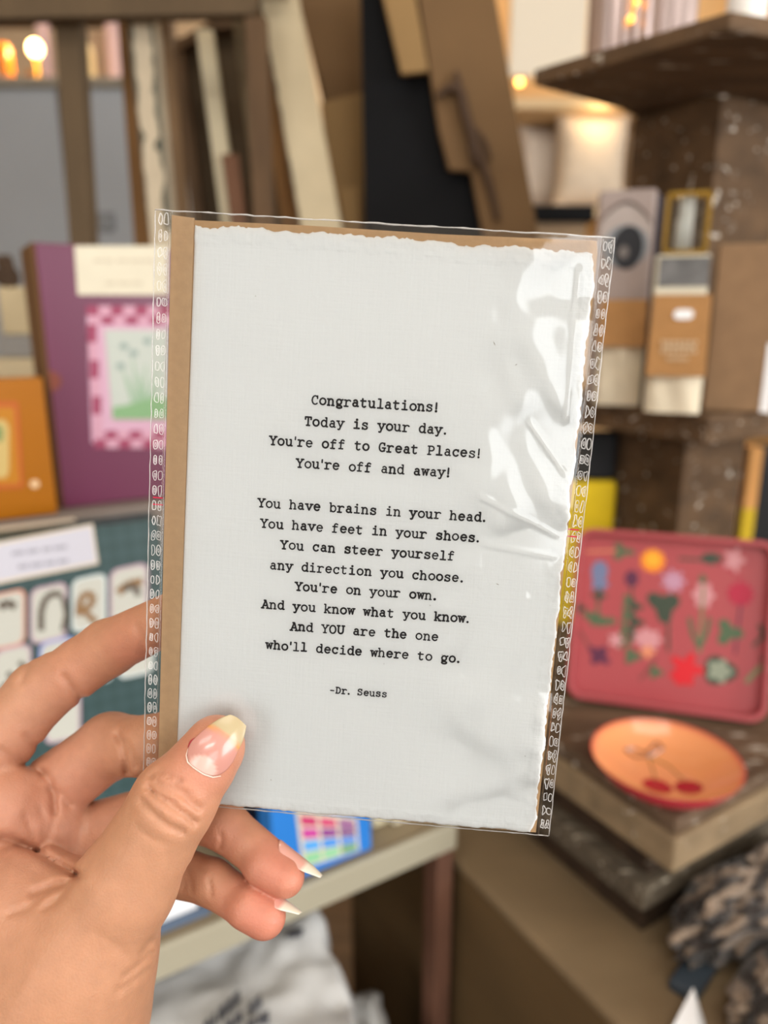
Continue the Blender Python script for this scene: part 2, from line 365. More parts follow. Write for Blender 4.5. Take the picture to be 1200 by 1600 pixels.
# ---- typewriter lettering: strokes in 1/600 of the character pitch
def arc(cx, cy, rx, ry, a0, a1, n=14):
    return [(cx + rx * math.cos(math.radians(a0 + (a1 - a0) * i / n)), cy + ry * math.sin(math.radians(a0 + (a1 - a0) * i / n))) for i in range(n + 1)]
def sf(x, y, w=75): return [(x - w, y), (x + w, y)]
def el(cx, cy, rx, ry): return arc(cx, cy, rx, ry, 0, 360, 22)
G = {
 'a': [arc(285, 310, 130, 120, 150, 0, 8) + [(415, 80)] + arc(470, 70, 55, 60, 190, 300, 5), arc(265, 130, 150, 122, 40, 330, 14), [(390, 235), (415, 245)]],
 'b': [[(55, 610), (130, 610), (130, 0)], el(315, 215, 185, 215)],
 'c': [arc(310, 215, 200, 215, 38, 318, 18), [(468, 425), (468, 310)]],
 'd': [[(380, 610), (455, 610), (455, 0), (545, 0)], el(275, 215, 185, 215)],
 'e': [[(105, 230), (495, 230)] + arc(300, 215, 197, 215, 4, 318, 20)],
 'f': [[(220, 0), (220, 470)] + arc(340, 470, 120, 140, 180, 50, 8) + [(450, 565)], [(95, 400), (430, 400)], sf(230, 0, 140)],
 'g': [el(275, 250, 170, 172), [(440, 370), (540, 415)], arc(290, 70, 160, 55, 130, 300, 8) , el(300, -85, 185, 85)],
 'h': [[(45, 610), (130, 610), (130, 0)], [(130, 270)] + arc(295, 270, 150, 158, 165, 0, 10) + [(445, 0)], sf(130, 0), sf(445, 0)],
 'i': [[(150, 420), (305, 420), (305, 0)], sf(300, 0, 180), el(295, 585, 26, 26), el(295, 585, 12, 12)],
 'k': [[(45, 610), (130, 610), (130, 0)], [(445, 415), (135, 150)], [(240, 245), (455, 0)], sf(130, 0, 70), sf(460, 0, 80), sf(430, 415, 80)],
 'l': [[(150, 610), (305, 610), (305, 0)], sf(300, 0, 190)],
 'n': [[(45, 420), (135, 420), (135, 0)], [(135, 280)] + arc(295, 275, 150, 155, 165, 0, 10) + [(445, 0)], sf(135, 0), sf(445, 0)],
 'o': [el(300, 215, 210, 215)],
 'r': [[(70, 420), (190, 420), (190, 0)], [(190, 240)] + arc(385, 235, 195, 190, 170, 60, 9) + [(505, 370)], sf(200, 0, 140)],
 's': [arc(290, 320, 155, 110, 25, 200, 10) + arc(305, 105, 165, 112, 60, -160, 12)[0:], [(450, 415), (450, 315)], [(125, 0), (125, 110)]],
 't': [[(205, 555), (205, 130)] + arc(325, 115, 120, 115, 180, 325, 9), [(75, 415), (440, 415)]],
 'u': [[(45, 420), (130, 420), (130, 150)] + arc(280, 150, 150, 155, 180, 345, 10), [(360, 420), (445, 420), (445, 0), (535, 0)]],
 'v': [[(110, 415), (300, 5), (490, 415)], sf(115, 415, 90), sf(485, 415, 90)],
 'w': [[(95, 415), (185, 5), (300, 370), (415, 5), (505, 415)], sf(105, 415, 85), sf(495, 415, 85)],
 'y': [[(110, 415), (310, 10)], [(490, 415), (270, -80)] + arc(190, -85, 85, 80, 10, -130, 6), sf(115, 415, 90), sf(485, 415, 90)],
 'A': [[(210, 570), (320, 570), (510, 0)], [(300, 570), (95, 0)], [(165, 190), (445, 190)], sf(100, 0, 90), sf(505, 0, 90)],
 'C': [arc(320, 285, 220, 290, 42, 312, 18), [(480, 570), (480, 400)]],
 'D': [[(70, 570), (260, 570)] + arc(270, 285, 230, 285, 90, -90, 14) + [(70, 0)], [(150, 570), (150, 0)]],
 'G': [arc(310, 285, 215, 290, 45, 300, 18), [(465, 570), (465, 420)], [(470, 30), (470, 235)], [(330, 235), (545, 235)]],
 'O': [el(300, 285, 225, 290)],
 'P': [[(70, 570), (330, 570)] + arc(335, 415, 165, 155, 90, -90, 10) + [(160, 260)], [(160, 570), (160, 0)], sf(170, 0, 110)],
 'S': [arc(295, 425, 170, 145, 20, 205, 12) + arc(310, 150, 180, 150, 75, -160, 14), [(465, 570), (465, 425)], [(120, -5), (120, 150)]],
 'T': [[(90, 420), (90, 570), (510, 570), (510, 420)], [(300, 570), (300, 0)], sf(300, 0, 110)],
 'U': [[(120, 570), (120, 190)] + arc(300, 190, 180, 195, 180, 360, 12) + [(480, 570)], sf(120, 570, 90), sf(480, 570, 90)],
 'Y': [[(95, 570), (300, 270), (505, 570)], [(300, 270), (300, 0)], sf(105, 570, 85), sf(495, 570, 85), sf(300, 0, 110)],
 '!': [[(300, 590), (300, 190)], el(300, 30, 28, 28), el(300, 30, 13, 13)],
 '.': [el(280, 30, 36, 36), el(280, 30, 16, 16)],
 "'": [[(300, 610), (292, 430)]],
 '-': [[(140, 240), (460, 240)]],
}
def ink(name, lines, parent, z, mat, shear=-0.0085):
    V_ = []; F_ = []
    def ribbon(pts, w):
        for a, b in zip(pts[:-1], pts[1:]):
            dx, dy = b[0] - a[0], b[1] - a[1]; l = math.hypot(dx, dy)
            if l < 1e-9: continue
            ox, oy = -dy / l * w, dx / l * w; k = len(V_)
            V_.extend([(a[0] + ox, a[1] + oy, z), (a[0] - ox, a[1] - oy, z), (b[0] - ox, b[1] - oy, z), (b[0] + ox, b[1] + oy, z)]); F_.append([k, k + 1, k + 2, k + 3])
        for p in pts:
            k = len(V_); V_.extend([(p[0] + w * math.cos(i * math.pi / 4), p[1] + w * math.sin(i * math.pi / 4), z) for i in range(8)]); F_.append(list(range(k, k + 8)))
    for text, cx, v, pitch in lines:
        rnd = random.Random(text)
        adv = {"'": .5, '!': .62, '.': .62}; xs_ = [0.0]
        for ch in text: xs_.append(xs_[-1] + adv.get(ch, 1.0))
        u0 = cx - pitch * xs_[-1] / 2
        for ci, ch in enumerate(text):
            if ch == ' ': continue
            i = xs_[ci] - (1 - adv.get(ch, 1.0)) / 2
            sc = pitch / 600; jx, jy = rnd.uniform(-.05, .05), rnd.uniform(-.06, .06); wt = rnd.uniform(0.19, 0.25) * pitch / 2.19
            for st in G[ch]:
                pts = []
                for x, y in st:
                    uu = u0 + i * pitch + x * sc * 1.0 + jx; vv = v - y * sc * 1.06 + jy + (u0 + i * pitch - cx) * shear
                    pts.append((uu * mm, -vv * mm))
                ribbon(pts, wt * mm)
    return mk(name, V_, F_, mat, parent, local=True)
inkm = M('typewriter_ink', '#24242a', 0.7, spec=0.2)
VERSE = [('Congratulations!', 60.4, 47.0), ('Today is your day.', 61.1, 52.75), ("You're off to Great Places!", 61.2, 58.45), ("You're off and away!", 61.1, 64.15),
         ('You have brains in your head.', 61.5, 75.65), ('You have feet in your shoes.', 61.4, 81.3), ('You can steer yourself', 61.1, 86.9), ('any direction you choose.', 61.25, 92.8),
         ("You're on your own.", 61.4, 98.35), ('And you know what you know.', 61.7, 104.15), ('And YOU are the one', 61.7, 109.95), ("who'll decide where to go.", 61.7, 115.8)]
ink('printed_verse', [(t, u, v, 2.19) for t, u, v in VERSE], card, 0.56 * mm, inkm)
ink('printed_signature', [('-Dr. Seuss', 61.15, 127.5, 1.72)], card, 0.56 * mm, inkm)

for px_, py_, l_, a_ in ((806, 570, .7, -.5), (772, 537, 1.1, 1.1), (777, 912, .9, .4), (691, 1022, .35, .2), (400, 463, .3, 0), (820, 1180, .35, .4), (424, 1217, .4, .9), (672, 945, .3, .3), (600, 1036, .25, 0)):
    d_ = np.array([(px_ - 600) / F, (py_ - 800) / F, 1.0]); q_ = d_ * ((cTL @ cN) / (d_ @ cN)) - cTL; u_, v_ = q_ @ cU * 1000, q_ @ cV * 1000
    V_ = []; F_ = []; k = 0; cx_, sy_ = math.cos(a_), math.sin(a_)
    for s_, w_ in ((-1, .3), (0, 1), (1, .35)):
        for e_ in (-1, 1): V_.append(((u_ + s_ * l_ / 2 * cx_ - e_ * .09 * w_ * sy_) * mm, -(v_ + s_ * l_ / 2 * sy_ + e_ * .09 * w_ * cx_) * mm, .57 * mm))
    F_ += [[k, k + 1, k + 3, k + 2], [k + 2, k + 3, k + 5, k + 4]]
    mk('paper_fleck', V_, F_, M('paper_fleck', '#8d8270', .9), card, local=True)

# ---- clear cellophane sleeve
def smooth(x): x = np.clip(x, 0, 1); return x * x * (3 - 2 * x)
def seam_lift(u): return np.maximum(0, np.asarray(u) - 115.9) * 0.26      # tilt added to the right seam so it mirrors dark wall, not window
def sleeve_film(front):
    nu, nv = 270, 249
    u = np.concatenate([np.linspace(0, 3.4, 6), np.linspace(3.5, 4.2, 8), np.linspace(4.5, 115, nu - 29), np.linspace(115.2, 116.1, 10), np.linspace(116.6, 118.7, 5)]); nu = len(u); v = np.linspace(0, 165.4, nv); Uc, Vc = np.meshgrid(u, v, indexing='ij')
    bul = smooth((Uc - 3.55) / 0.6) * smooth((116.0 - Uc) / 0.7)
    if front:
        rt = smooth((Uc - 78) / 22)                      # loose and wrinkled towards the right
        w = rt * ((vnoise(Uc * 0.8 - Vc * 0.5, Vc + Uc * 0.5, 61, 0.075) - .5) * 1.3 + (vnoise(Uc - Vc * 0.6, Vc * 0.6 + Uc * 0.5, 62, 0.19) - .5) * 0.36)
        w += (vnoise(Uc, Vc, 63, 0.05) - .5) * 0.25
        z = 0.12 + bul * (1.05 + w)
        z = np.maximum(z, 0.12 + 0.86 * bul)
        for (u0, v0, u1, v1, a) in ((91, 81.2, 113, 83.6, .14), (101, 47, 113.5, 62, .22), (90, 68, 113, 78, .18), (110.5, 7, 111.2, 48, .25)):    # sharp folds
            L_ = math.hypot(u1 - u0, v1 - v0); tx, ty = (u1 - u0) / L_, (v1 - v0) / L_
            al = (Uc - u0) * tx + (Vc - v0) * ty; ac = -(Uc - u0) * ty + (Vc - v0) * tx
            z += a * np.exp(-(ac / 0.55) ** 2) * smooth(al / 2) * smooth((L_ - al) / 2)
    else:
        z = -0.12 - bul * 0.9
    z = z + seam_lift(Uc)
    vts = np.stack([Uc * mm, -Vc * mm, z * mm], -1).reshape(-1, 3)
    idx = np.arange(nu * nv).reshape(nu, nv)
    q = np.stack([idx[:-1, :-1], idx[:-1, 1:], idx[1:, 1:], idx[1:, :-1]], -1).reshape(-1, 4)
    return vts, q.tolist()
film_m = film('cellophane', (0.985, 0.985, 0.98), 0.09, 1.7)
fv, ff = sleeve_film(True)
sleeve = mk('clear_sleeve', fv, ff, film_m, smooth=True); sleeve.matrix_world = CARDM
tag(sleeve, 'clear cellophane sleeve with crimped side seams wrapped around the verse card', 'plastic sleeve')
bv, bf = sleeve_film(False)
mk('back_film', bv, bf, film('cellophane_back', (0.985, 0.985, 0.98), 0.05, 1.0), sleeve, smooth=True, local=True)
seal_m = film('crimped_cellophane', (0.97, 0.96, 0.96), 0.2, 2.5, 0.5)
edge_m = film('cut_film_edge', (0.97, 0.96, 0.96), 0.15, 3.0, 0.42)
def crimps(cols, v0, v1, step, seed, wob):
    """one welded seam: rows of pressed outlines, raised a hair above the film"""
    rnd = random.Random(seed); V_ = []; F_ = []
    def wire(pts, r):
        k0 = len(V_); n = len(pts)
        for i, p in enumerate(pts):
            a = pts[i - 1]; b = pts[(i + 1) % n]; dx, dy = b[0] - a[0], b[1] - a[1]; l = math.hypot(dx, dy) or 1
            nx, ny = -dy / l, dx / l
            for s_, h in ((-1, 0.02), (0, r), (1, 0.02)): V_.append(((p[0] + nx * s_ * r) * mm, -(p[1] + ny * s_ * r) * mm, (z0 + h) * mm))
        for i in range(n):
            j = (i + 1) % n
            for k in range(2): F_.append([k0 + 3 * i + k, k0 + 3 * i + k + 1, k0 + 3 * j + k + 1, k0 + 3 * j + k])
    v = v0
    while v < v1:
        for c in cols:
            z0 = .15 + float(seam_lift(c)) + .92 * float(smooth((c - 3.55) / 0.6) * smooth((116.0 - c) / 0.7))
            w_, h_ = rnd.uniform(.4, .58), rnd.uniform(1.05, 1.5)
            ph = rnd.uniform(0, 6); kk = rnd.choice((2, 3, 3, 4)); am = rnd.uniform(0, wob)
            pts = []
            for i in range(22):
                a = 2 * math.pi * i / 22; e = 1 + am * math.sin(kk * a + ph)
                pts.append((c + w_ * e * math.copysign(abs(math.cos(a)) ** .7, math.cos(a)) + rnd.uniform(-.05, .05), v + h_ * e * math.copysign(abs(math.sin(a)) ** .8, math.sin(a)) + rnd.uniform(-.06, .06)))
            wire(pts, rnd.uniform(.09, .15))
            if rnd.random() < 0.45 + wob * .5:
                wire([(c + .2 * math.cos(2 * math.pi * i / 10) * rnd.uniform(.5, 1.4), v + rnd.uniform(-.1, .1) + .6 * math.sin(2 * math.pi * i / 10)) for i in range(10)], .08)
        v += step
    return V_, F_
for nm_cols, sd, wb in (((1.45, 2.95), 3, 0.18), ((116.55, 117.85), 4, 0.34)):
    a_, b_ = crimps(nm_cols, 2.2, 164.5, 4.2, sd, wb); mk('seam_crimps', a_, b_, seal_m, sleeve, local=True, smooth=True)
def cut_edge(pts, r, seed):
    rnd = random.Random(seed); V_ = MB(); V_.tube([(u * mm, -v * mm, z * mm) for u, v, z in pts], [r * mm * rnd.uniform(.6, 1.3) for _ in pts], 6); return mk('film_edge', V_.v, V_.f, edge_m, sleeve, smooth=True, local=True)
rj = lambda a: random.uniform(-a, a)
cut_edge([(0.05 + rj(.12), v, .12) for v in np.linspace(0, 165, 70)], .13, 1)
cut_edge([(118.65 + rj(.1), v, .12 + 2.75 * .26) for v in np.linspace(0, 165, 70)], .13, 2)
cut_edge([(u, 0.0 + rj(.12), .3) for u in np.linspace(0, 118.6, 60)], .2, 3)
cut_edge([(u, 165.4 + rj(.08), .3) for u in np.linspace(0, 118.6, 60)], .16, 4)
red_m = M('red_print', '#c2153f', 0.4)
for uu, vv in ((2.6, 75.4), (116.3, 75.6)):
    b = MB(); lf_ = float(seam_lift(uu)) + .3 * (uu > 50)
    for k in (0, 1.9): b.box((uu - 1.5) * mm, (uu + 1.4) * mm, -(vv + k + .35) * mm, -(vv + k) * mm, (.17 + lf_) * mm, (.22 + lf_) * mm)
    tag(mk('register_mark', b.v, b.f, red_m, sleeve, local=True), 'red printed register mark')

# ------------------------------------------------------------------ the hand: one continuous skin (camera millimetres: x right, y down, z away)
def P3(px, py, d): return np.array([(px - 600) / F * d, (py - 800) / F * d, d])
def Pc(px, py, off): return P3(px, py, plane_depth(px, py) + off)
H = 0.72
lo = np.array([-172., 18., 168.]); hi = np.array([-16., 196., 268.])
ns = ((hi - lo) / H).astype(int) + 1
gx, gy, gz = [np.float32(lo[i]) + np.float32(H) * np.arange(ns[i], dtype=np.float32) for i in range(3)]
GX, GY, GZ = np.meshgrid(gx, gy, gz, indexing='ij')
def rcone(a, b, ra, rb):
    ab = b - a; L2 = float(ab @ ab)
    t = ((GX - a[0]) * ab[0] + (GY - a[1]) * ab[1] + (GZ - a[2]) * ab[2]) / np.float32(L2)
    np.clip(t, 0, 1, out=t)
    d = np.sqrt((GX - a[0] - t * ab[0]) ** 2 + (GY - a[1] - t * ab[1]) ** 2 + (GZ - a[2] - t * ab[2]) ** 2)
    return (d - (ra + (rb - ra) * t)).astype(np.float32)
def ellip(c, r, R=None):
    q = np.stack([GX - c[0], GY - c[1], GZ - c[2]], -1).astype(np.float32)
    if R is not None: q = q @ np.array(R, dtype=np.float32).T
    q = q / np.array(r, dtype=np.float32)
    k = np.sqrt((q ** 2).sum(-1)); return ((k - 1) * min(r)).astype(np.float32)
def smin(a, b, k):
    h = np.clip(0.5 + 0.5 * (b - a) / k, 0, 1); return (b * (1 - h) + a * h - k * h * (1 - h)).astype(np.float32)
def chain(pts, k=2.0):
    d = None
    for (a, ra), (b, rb) in zip(pts[:-1], pts[1:]):
        c = rcone(a, b, ra, rb); d = c if d is None else smin(d, c, k)
    return d
# joints: (pixel, depth) and radius in mm
I0, I1, I2, I3 = P3(-62, 1225, 234), P3(62, 1083, 235), P3(170, 1012, 230), Pc(272, 962, 9.0)
M0, M1, M2, M3 = P3(10, 1290, 241), P3(172, 1165, 240), Pc(232, 1165, 15.0), Pc(305, 1135, 9.5)
R0, R1, R2, R3 = P3(50, 1335, 246), P3(270, 1263, 240), P3(352, 1291, 231), P3(442, 1364, 225)
L0, L1, L2, L3 = P3(90, 1365, 244), P3(262, 1358, 234), P3(330, 1378, 228), P3(412, 1431, 222)
T0, T1, T2, T3 = P3(90, 1545, 206), P3(195, 1385, 203), P3(272, 1252, 201.5), P3(333, 1172, plane_depth(333, 1172) - 9.4)
index = chain([(I0, 12.5), (I1, 9.9), (I2, 8.6), (I3, 7.2)], 2.5)
middle = chain([(M0, 12.0), (M1, 10.2), (M2, 8.8), (M3, 7.4)], 2.5)
ring = chain([(R0, 11.5), (R1, 8.8), (R2, 7.1), (R3, 6.5)], 2.0)
little = chain([(L0, 10.5), (L1, 7.9), (L2, 6.6), (L3, 6.3)], 2.0)
thumb = chain([(T0, 20.0), (T1, 13.6), (T2, 11.1), (T3, 8.6)], 3.0)
thumb = smin(thumb, rcone(P3(318, 1196, 203.5), P3(338, 1159, 203.0), 8.6, 7.1), 2.0)
# pads of the finger ends
ring = smin(ring, rcone(P3(410, 1352, 224), P3(446, 1373, 221.5), 6.0, 5.4), 2.0)
little = smin(little, rcone(P3(385, 1418, 221), P3(415, 1434, 220), 6.0, 5.6), 2.0)
palm = rcone(I0, P3(-90, 1560, 226), 17, 24)
palm = smin(palm, rcone(M0, P3(-30, 1600, 232), 13, 24), 8)
palm = smin(palm, rcone(R0, P3(0, 1600, 236), 13, 22), 8)
palm = smin(palm, rcone(L0, P3(20, 1560, 240), 12, 20), 8)
palm = smin(palm, rcone(P3(15, 1262, 230), P3(72, 1290, 235), 13, 11), 6)      # pad under the fingers
palm = smin(palm, rcone(P3(72, 1290, 235), P3(118, 1352, 243), 10.5, 9), 4)
thenar = rcone(P3(40, 1440, 212), P3(112, 1490, 209), 19, 23.5)
thenar = smin(thenar, rcone(P3(-30, 1390, 222), P3(60, 1460, 214), 14, 20), 8)
wrist = rcone(P3(75, 1600, 214), P3(45, 1800, 222), 28.5, 27)
wrist = smin(wrist, rcone(P3(-40, 1580, 222), P3(-80, 1800, 228), 29, 27), 14)
thumb = smin(thumb, thenar, 7); thumb = smin(thumb, wrist, 12)
fingers = smin(smin(index, middle, 0.8), smin(ring, little, 0.8), 0.8)
hand = smin(fingers, palm, 2.6)
hand = smin(hand, thumb, 1.6)
# creases, pressed into the skin where the photograph shows them (pixels, depth range)
near = np.abs(hand) < 3.0
ii = np.nonzero(near); qx, qy, qz = GX[near], GY[near], GZ[near]
sx = 600 + qx / qz * F; sy = 800 + qy / qz * F
CREASES = [
 ([(231, 1229), (243, 1243), (258, 1251), (272, 1262), (290, 1272), (303, 1284)], 3.0, .8, 180, 204),
 ([(236, 1213), (250, 1230), (268, 1236), (285, 1243), (300, 1256), (310, 1262)], 3.0, .7, 180, 204),
 ([(222, 1252), (240, 1272), (262, 1290), (285, 1300)], 3.0, .6, 180, 204),
 ([(246, 1204), (262, 1213), (282, 1221)], 2.4, .5, 180, 204), ([(250, 1222), (275, 1229), (296, 1240)], 2.2, .42, 180, 204),
 ([(236, 1235), (255, 1245), (275, 1254)], 2.2, .42, 180, 204), ([(212, 1290), (235, 1310), (256, 1318)], 2.6, .2, 180, 204),
 ([(100, 1058), (112, 1076), (124, 1090), (131, 1094)], 3.2, .7, 205, 250), ([(33, 1066), (45, 1040)], 3, .4, 215, 250), ([(80, 1016), (88, 1006)], 3, .4, 215, 250),
 ([(214, 980), (222, 1000), (224, 1018)], 3, .35, 205, 250),
 ([(184, 1148), (192, 1166), (196, 1186), (198, 1205)], 3.2, .9, 205, 250), ([(200, 1160), (207, 1180), (212, 1196)], 3, .5, 205, 250),
 ([(40, 1150), (56, 1163), (66, 1166)], 3, .5, 200, 250), ([(-5, 1170), (30, 1190), (66, 1207)], 3.2, .6, 200, 250), ([(66, 1206), (80, 1222), (84, 1245), (86, 1270)], 3.0, .7, 200, 250),
 ([(78, 1232), (98, 1242), (108, 1258)], 3, .5, 200, 250),
 ([(86, 1245), (86, 1275), (76, 1305), (64, 1330), (58, 1332)], 2.6, .45, 200, 250), ([(40, 1275), (50, 1300), (58, 1328)], 2.4, .3, 200, 250), ([(62, 1262), (72, 1285), (62, 1322)], 2.2, .25, 200, 250),
 ([(0, 1308), (22, 1313), (55, 1330), (90, 1350), (122, 1368)], 3.6, 1.2, 195, 250),
 ([(122, 1368), (100, 1380), (75, 1387), (50, 1396)], 3.6, .9, 190, 240), ([(108, 1384), (90, 1405), (70, 1420)], 3.2, .6, 190, 240), ([(60, 1404), (40, 1420), (15, 1428)], 3, .4, 190, 240),
 ([(343, 1300), (347, 1312), (344, 1324)], 1.7, .38, 200, 245), ([(326, 1372), (329, 1385), (330, 1400)], 1.7, .38, 200, 245),
 ([(290, 1345), (296, 1370), (300, 1392)], 2.4, .25, 200, 245), ([(281, 1340), (286, 1365), (288, 1388)], 2.4, .25, 200, 245),
 ([(236, 1490), (215, 1510), (195, 1525)], 3, .4, 180, 225), ([(234, 1515), (205, 1535), (185, 1548)], 3, .3, 180, 225), ([(236, 1472), (222, 1490)], 3, .4, 180, 225),
 ([(150, 1460), (180, 1475), (205, 1500)], 3, .15, 180, 225),
]
add = np.zeros(len(qx), np.float32)
for pts, w, dep, d0, d1 in CREASES:
    best = np.full(len(qx), 1e9, np.float32)
    for (x0, y0), (x1, y1) in zip(pts[:-1], pts[1:]):
        len2 = (x1 - x0) ** 2 + (y1 - y0) ** 2; t = np.clip(((sx - x0) * (x1 - x0) + (sy - y0) * (y1 - y0)) / len2, 0, 1)
        best = np.minimum(best, np.hypot(sx - x0 - t * (x1 - x0), sy - y0 - t * (y1 - y0)))
    # soft ends
    add += np.where((qz > d0) & (qz < d1), 1.5 * dep * np.exp(-(best / (1.7 * w)) ** 2) - 0.22 * dep * np.exp(-((best - 4.4 * w) / (2.2 * w)) ** 2), 0)
hand[near] += add
def press(px, py, rpx, dep, d0, d1):     # a shallow hollow
    global hand
    f_ = dep * np.exp(-(((sx - px) / rpx) ** 2 + ((sy - py) / rpx) ** 2)); hand[near] += np.where((qz > d0) & (qz < d1), f_, 0).astype(np.float32)
press(330, 1186, 26, 0.5, 180, 204)
# the pinched sleeve flattens the pads
S_ = (GX - cTL[0] * 1000) * cN[0] + (GY - cTL[1] * 1000) * cN[1] + (GZ - cTL[2] * 1000) * cN[2]     # mm behind the card plane
sel = (GX > P3(225, 1200, 214)[0] - 1) & (GY < 96)
front = sel & (S_ < 0); hand[front] = np.maximum(hand[front], (S_ + 1.25)[front])
back = sel & (S_ >= 0); hand[back] = np.maximum(hand[back], (1.2 - S_)[back])
hand[0] = hand[-1] = 5; hand[:, 0] = hand[:, -1] = 5; hand[:, :, 0] = hand[:, :, -1] = 5

def surface_nets(v, lo, h):
    ins = v < 0; nx, ny, nz = v.shape
    cnt = np.zeros((nx - 1, ny - 1, nz - 1), np.uint8)
    for a in (0, 1):
        for b in (0, 1):
            for c in (0, 1): cnt += ins[a:nx - 1 + a, b:ny - 1 + b, c:nz - 1 + c]
    act = (cnt > 0) & (cnt < 8); cells = np.argwhere(act)
    ids = -np.ones(act.shape, np.int64); ids[act] = np.arange(len(cells))
    acc = np.zeros((len(cells), 3)); num = np.zeros(len(cells))
    cs = [(a, b, c) for a in (0, 1) for b in (0, 1) for c in (0, 1)]
    for i, p in enumerate(cs):
        for q in cs[i + 1:]:
            if sum(abs(p[k] - q[k]) for k in range(3)) != 1: continue
            va = v[cells[:, 0] + p[0], cells[:, 1] + p[1], cells[:, 2] + p[2]]; vb = v[cells[:, 0] + q[0], cells[:, 1] + q[1], cells[:, 2] + q[2]]
            cr = (va < 0) != (vb < 0); t = np.where(cr, va / np.where(cr, va - vb, 1), 0)
            pt = np.array(p)[None] + t[:, None] * (np.array(q) - np.array(p))[None]
            acc[cr] += pt[cr]; num[cr] += 1
    vts = np.array(lo) + h * (cells + acc / num[:, None]); faces = []
    for ax in range(3):
        o1, o2 = [k for k in range(3) if k != ax]
        sl = [slice(1, s - 1) for s in v.shape]; sl[ax] = slice(0, v.shape[ax] - 1); s2 = list(sl); s2[ax] = slice(1, v.shape[ax])
        a_, b_ = ins[tuple(sl)], ins[tuple(s2)]
        for want in (True, False):
            e = np.argwhere((a_ != b_) & (a_ == want)); e[:, o1] += 1; e[:, o2] += 1
            q = []
            for d1, d2 in ((-1, -1), (0, -1), (0, 0), (-1, 0)):
                c = e.copy(); c[:, o1] += d1; c[:, o2] += d2; q.append(ids[c[:, 0], c[:, 1], c[:, 2]])
            q = np.stack(q, -1)
            if want != (ax != 1): q = q[:, ::-1]
            faces.append(q)
    return vts, np.concatenate(faces)
hv, hf = surface_nets(hand, lo, H)
def trilin(p):
    g = (p - lo) / H; i = np.clip(np.floor(g).astype(int), 0, np.array(hand.shape) - 2); f_ = g - i; r = 0
    for a in (0, 1):
        for b in (0, 1):
            for c in (0, 1):
                w = (f_[:, 0] if a else 1 - f_[:, 0]) * (f_[:, 1] if b else 1 - f_[:, 1]) * (f_[:, 2] if c else 1 - f_[:, 2])
                r = r + w * hand[i[:, 0] + a, i[:, 1] + b, i[:, 2] + c]
    return r
# relax the net a little
nb = np.zeros_like(hv); ct = np.zeros(len(hv)); ed = np.concatenate([hf[:, [0, 1]], hf[:, [1, 2]], hf[:, [2, 3]], hf[:, [3, 0]]])
for _ in range(1):
    nb[:] = 0; ct[:] = 0
    for a_, b_ in ((0, 1), (1, 0)):
        np.add.at(nb, ed[:, a_], hv[ed[:, b_]]); np.add.at(ct, ed[:, a_], 1)
    hv = hv + 0.45 * (nb / ct[:, None] - hv)
camM = np.array(CAMM)
def towld(p): p = np.asarray(p) * 0.001; return p @ camM[:3, :3].T + camM[:3, 3]
# skin tone: pinker finger ends and palm, more golden on the back of the thumb
def prox(c, r): return np.exp(-(((hv - c) / r) ** 2).sum(1))
base = np.array(lin('#b98768')[:3]); pink = np.array(lin('#c97a68')[:3]); pale = np.array(lin('#cf9f86')[:3])
wp = np.zeros(len(hv))
for c, r, s_ in ((R3, 13, .95), (L3, 13, .95), (P3(225, 1010, 222), 12, .55), (P3(130, 1060, 226), 16, .25), (P3(60, 1250, 220), 24, .3), (P3(60, 1360, 215), 20, .2), (T3 + [0, 0, -6], 12, .55), (P3(352, 1310, 224), 12, .35), (P3(120, 1240, 228), 16, .3)):
    wp = np.maximum(wp, s_ * prox(c, r))
wl = np.maximum(.5 * prox(P3(60, 1290, 220), 22), .4 * prox(P3(70, 1160, 225), 22))
colr = base * (1 - wl[:, None]) + pale * wl[:, None]; colr = colr * (1 - wp[:, None]) + pink * wp[:, None]
skin = M('skin', '#b98768', 0.46, attr='tone', var=0.05, scale=260, bump=0.16, bscale=1500, spec=0.42, sub=0.22)
hw = towld(hv)
hand_o = mk('hand', hw, hf, skin, smooth=True, loc=tuple(towld(P3(75, 1600, 214))))
vcol(hand_o, 'tone', colr); recalc(hand_o)
tag(hand_o, 'bare left hand pinching the sleeved card between thumb and fingers', 'hand')

# ---- nails
def nail_mesh(name, verts, faces, cols, label=None):
    o = mk(name, towld(verts), faces, nail_m, hand_o, smooth=True)
    vcol(o, 'tone', cols); recalc(o)
    md = o.modifiers.new('solid', 'SOLIDIFY'); md.thickness = 0.0004; md.offset = -1
    subsurf(o, 1)
    if label: tag(o, label)
    return o
nail_m = M('fingernail', '#e2a69a', 0.22, attr='tone', spec=0.5, coat=0.25, sub=0.1)
# thumb nail: outline measured on the photograph, laid on the thumb's own curve
def bez(pts, n):
    pts = np.array(pts, float); d = np.r_[0, np.cumsum(np.hypot(*np.diff(pts, axis=0).T))]; s_ = np.linspace(0, d[-1], n)
    return np.stack([np.interp(s_, d, pts[:, 0]), np.interp(s_, d, pts[:, 1])], -1)
left_e = bez([(303, 1198), (294, 1190), (291.5, 1180), (293, 1168), (298, 1158), (307, 1149), (325, 1133), (345, 1120.5), (359, 1116)], 26)
right_e = bez([(318, 1208), (333, 1213), (345, 1211), (355, 1204.5), (365, 1191), (374, 1172), (381, 1157), (384.5, 1144), (385.5, 1134)], 26)
na, nc = 26, 13
px2 = np.zeros((na, nc, 2))
for j in range(nc):
    s_ = j / (nc - 1); px2[:, j] = left_e * (1 - s_) + right_e * s_
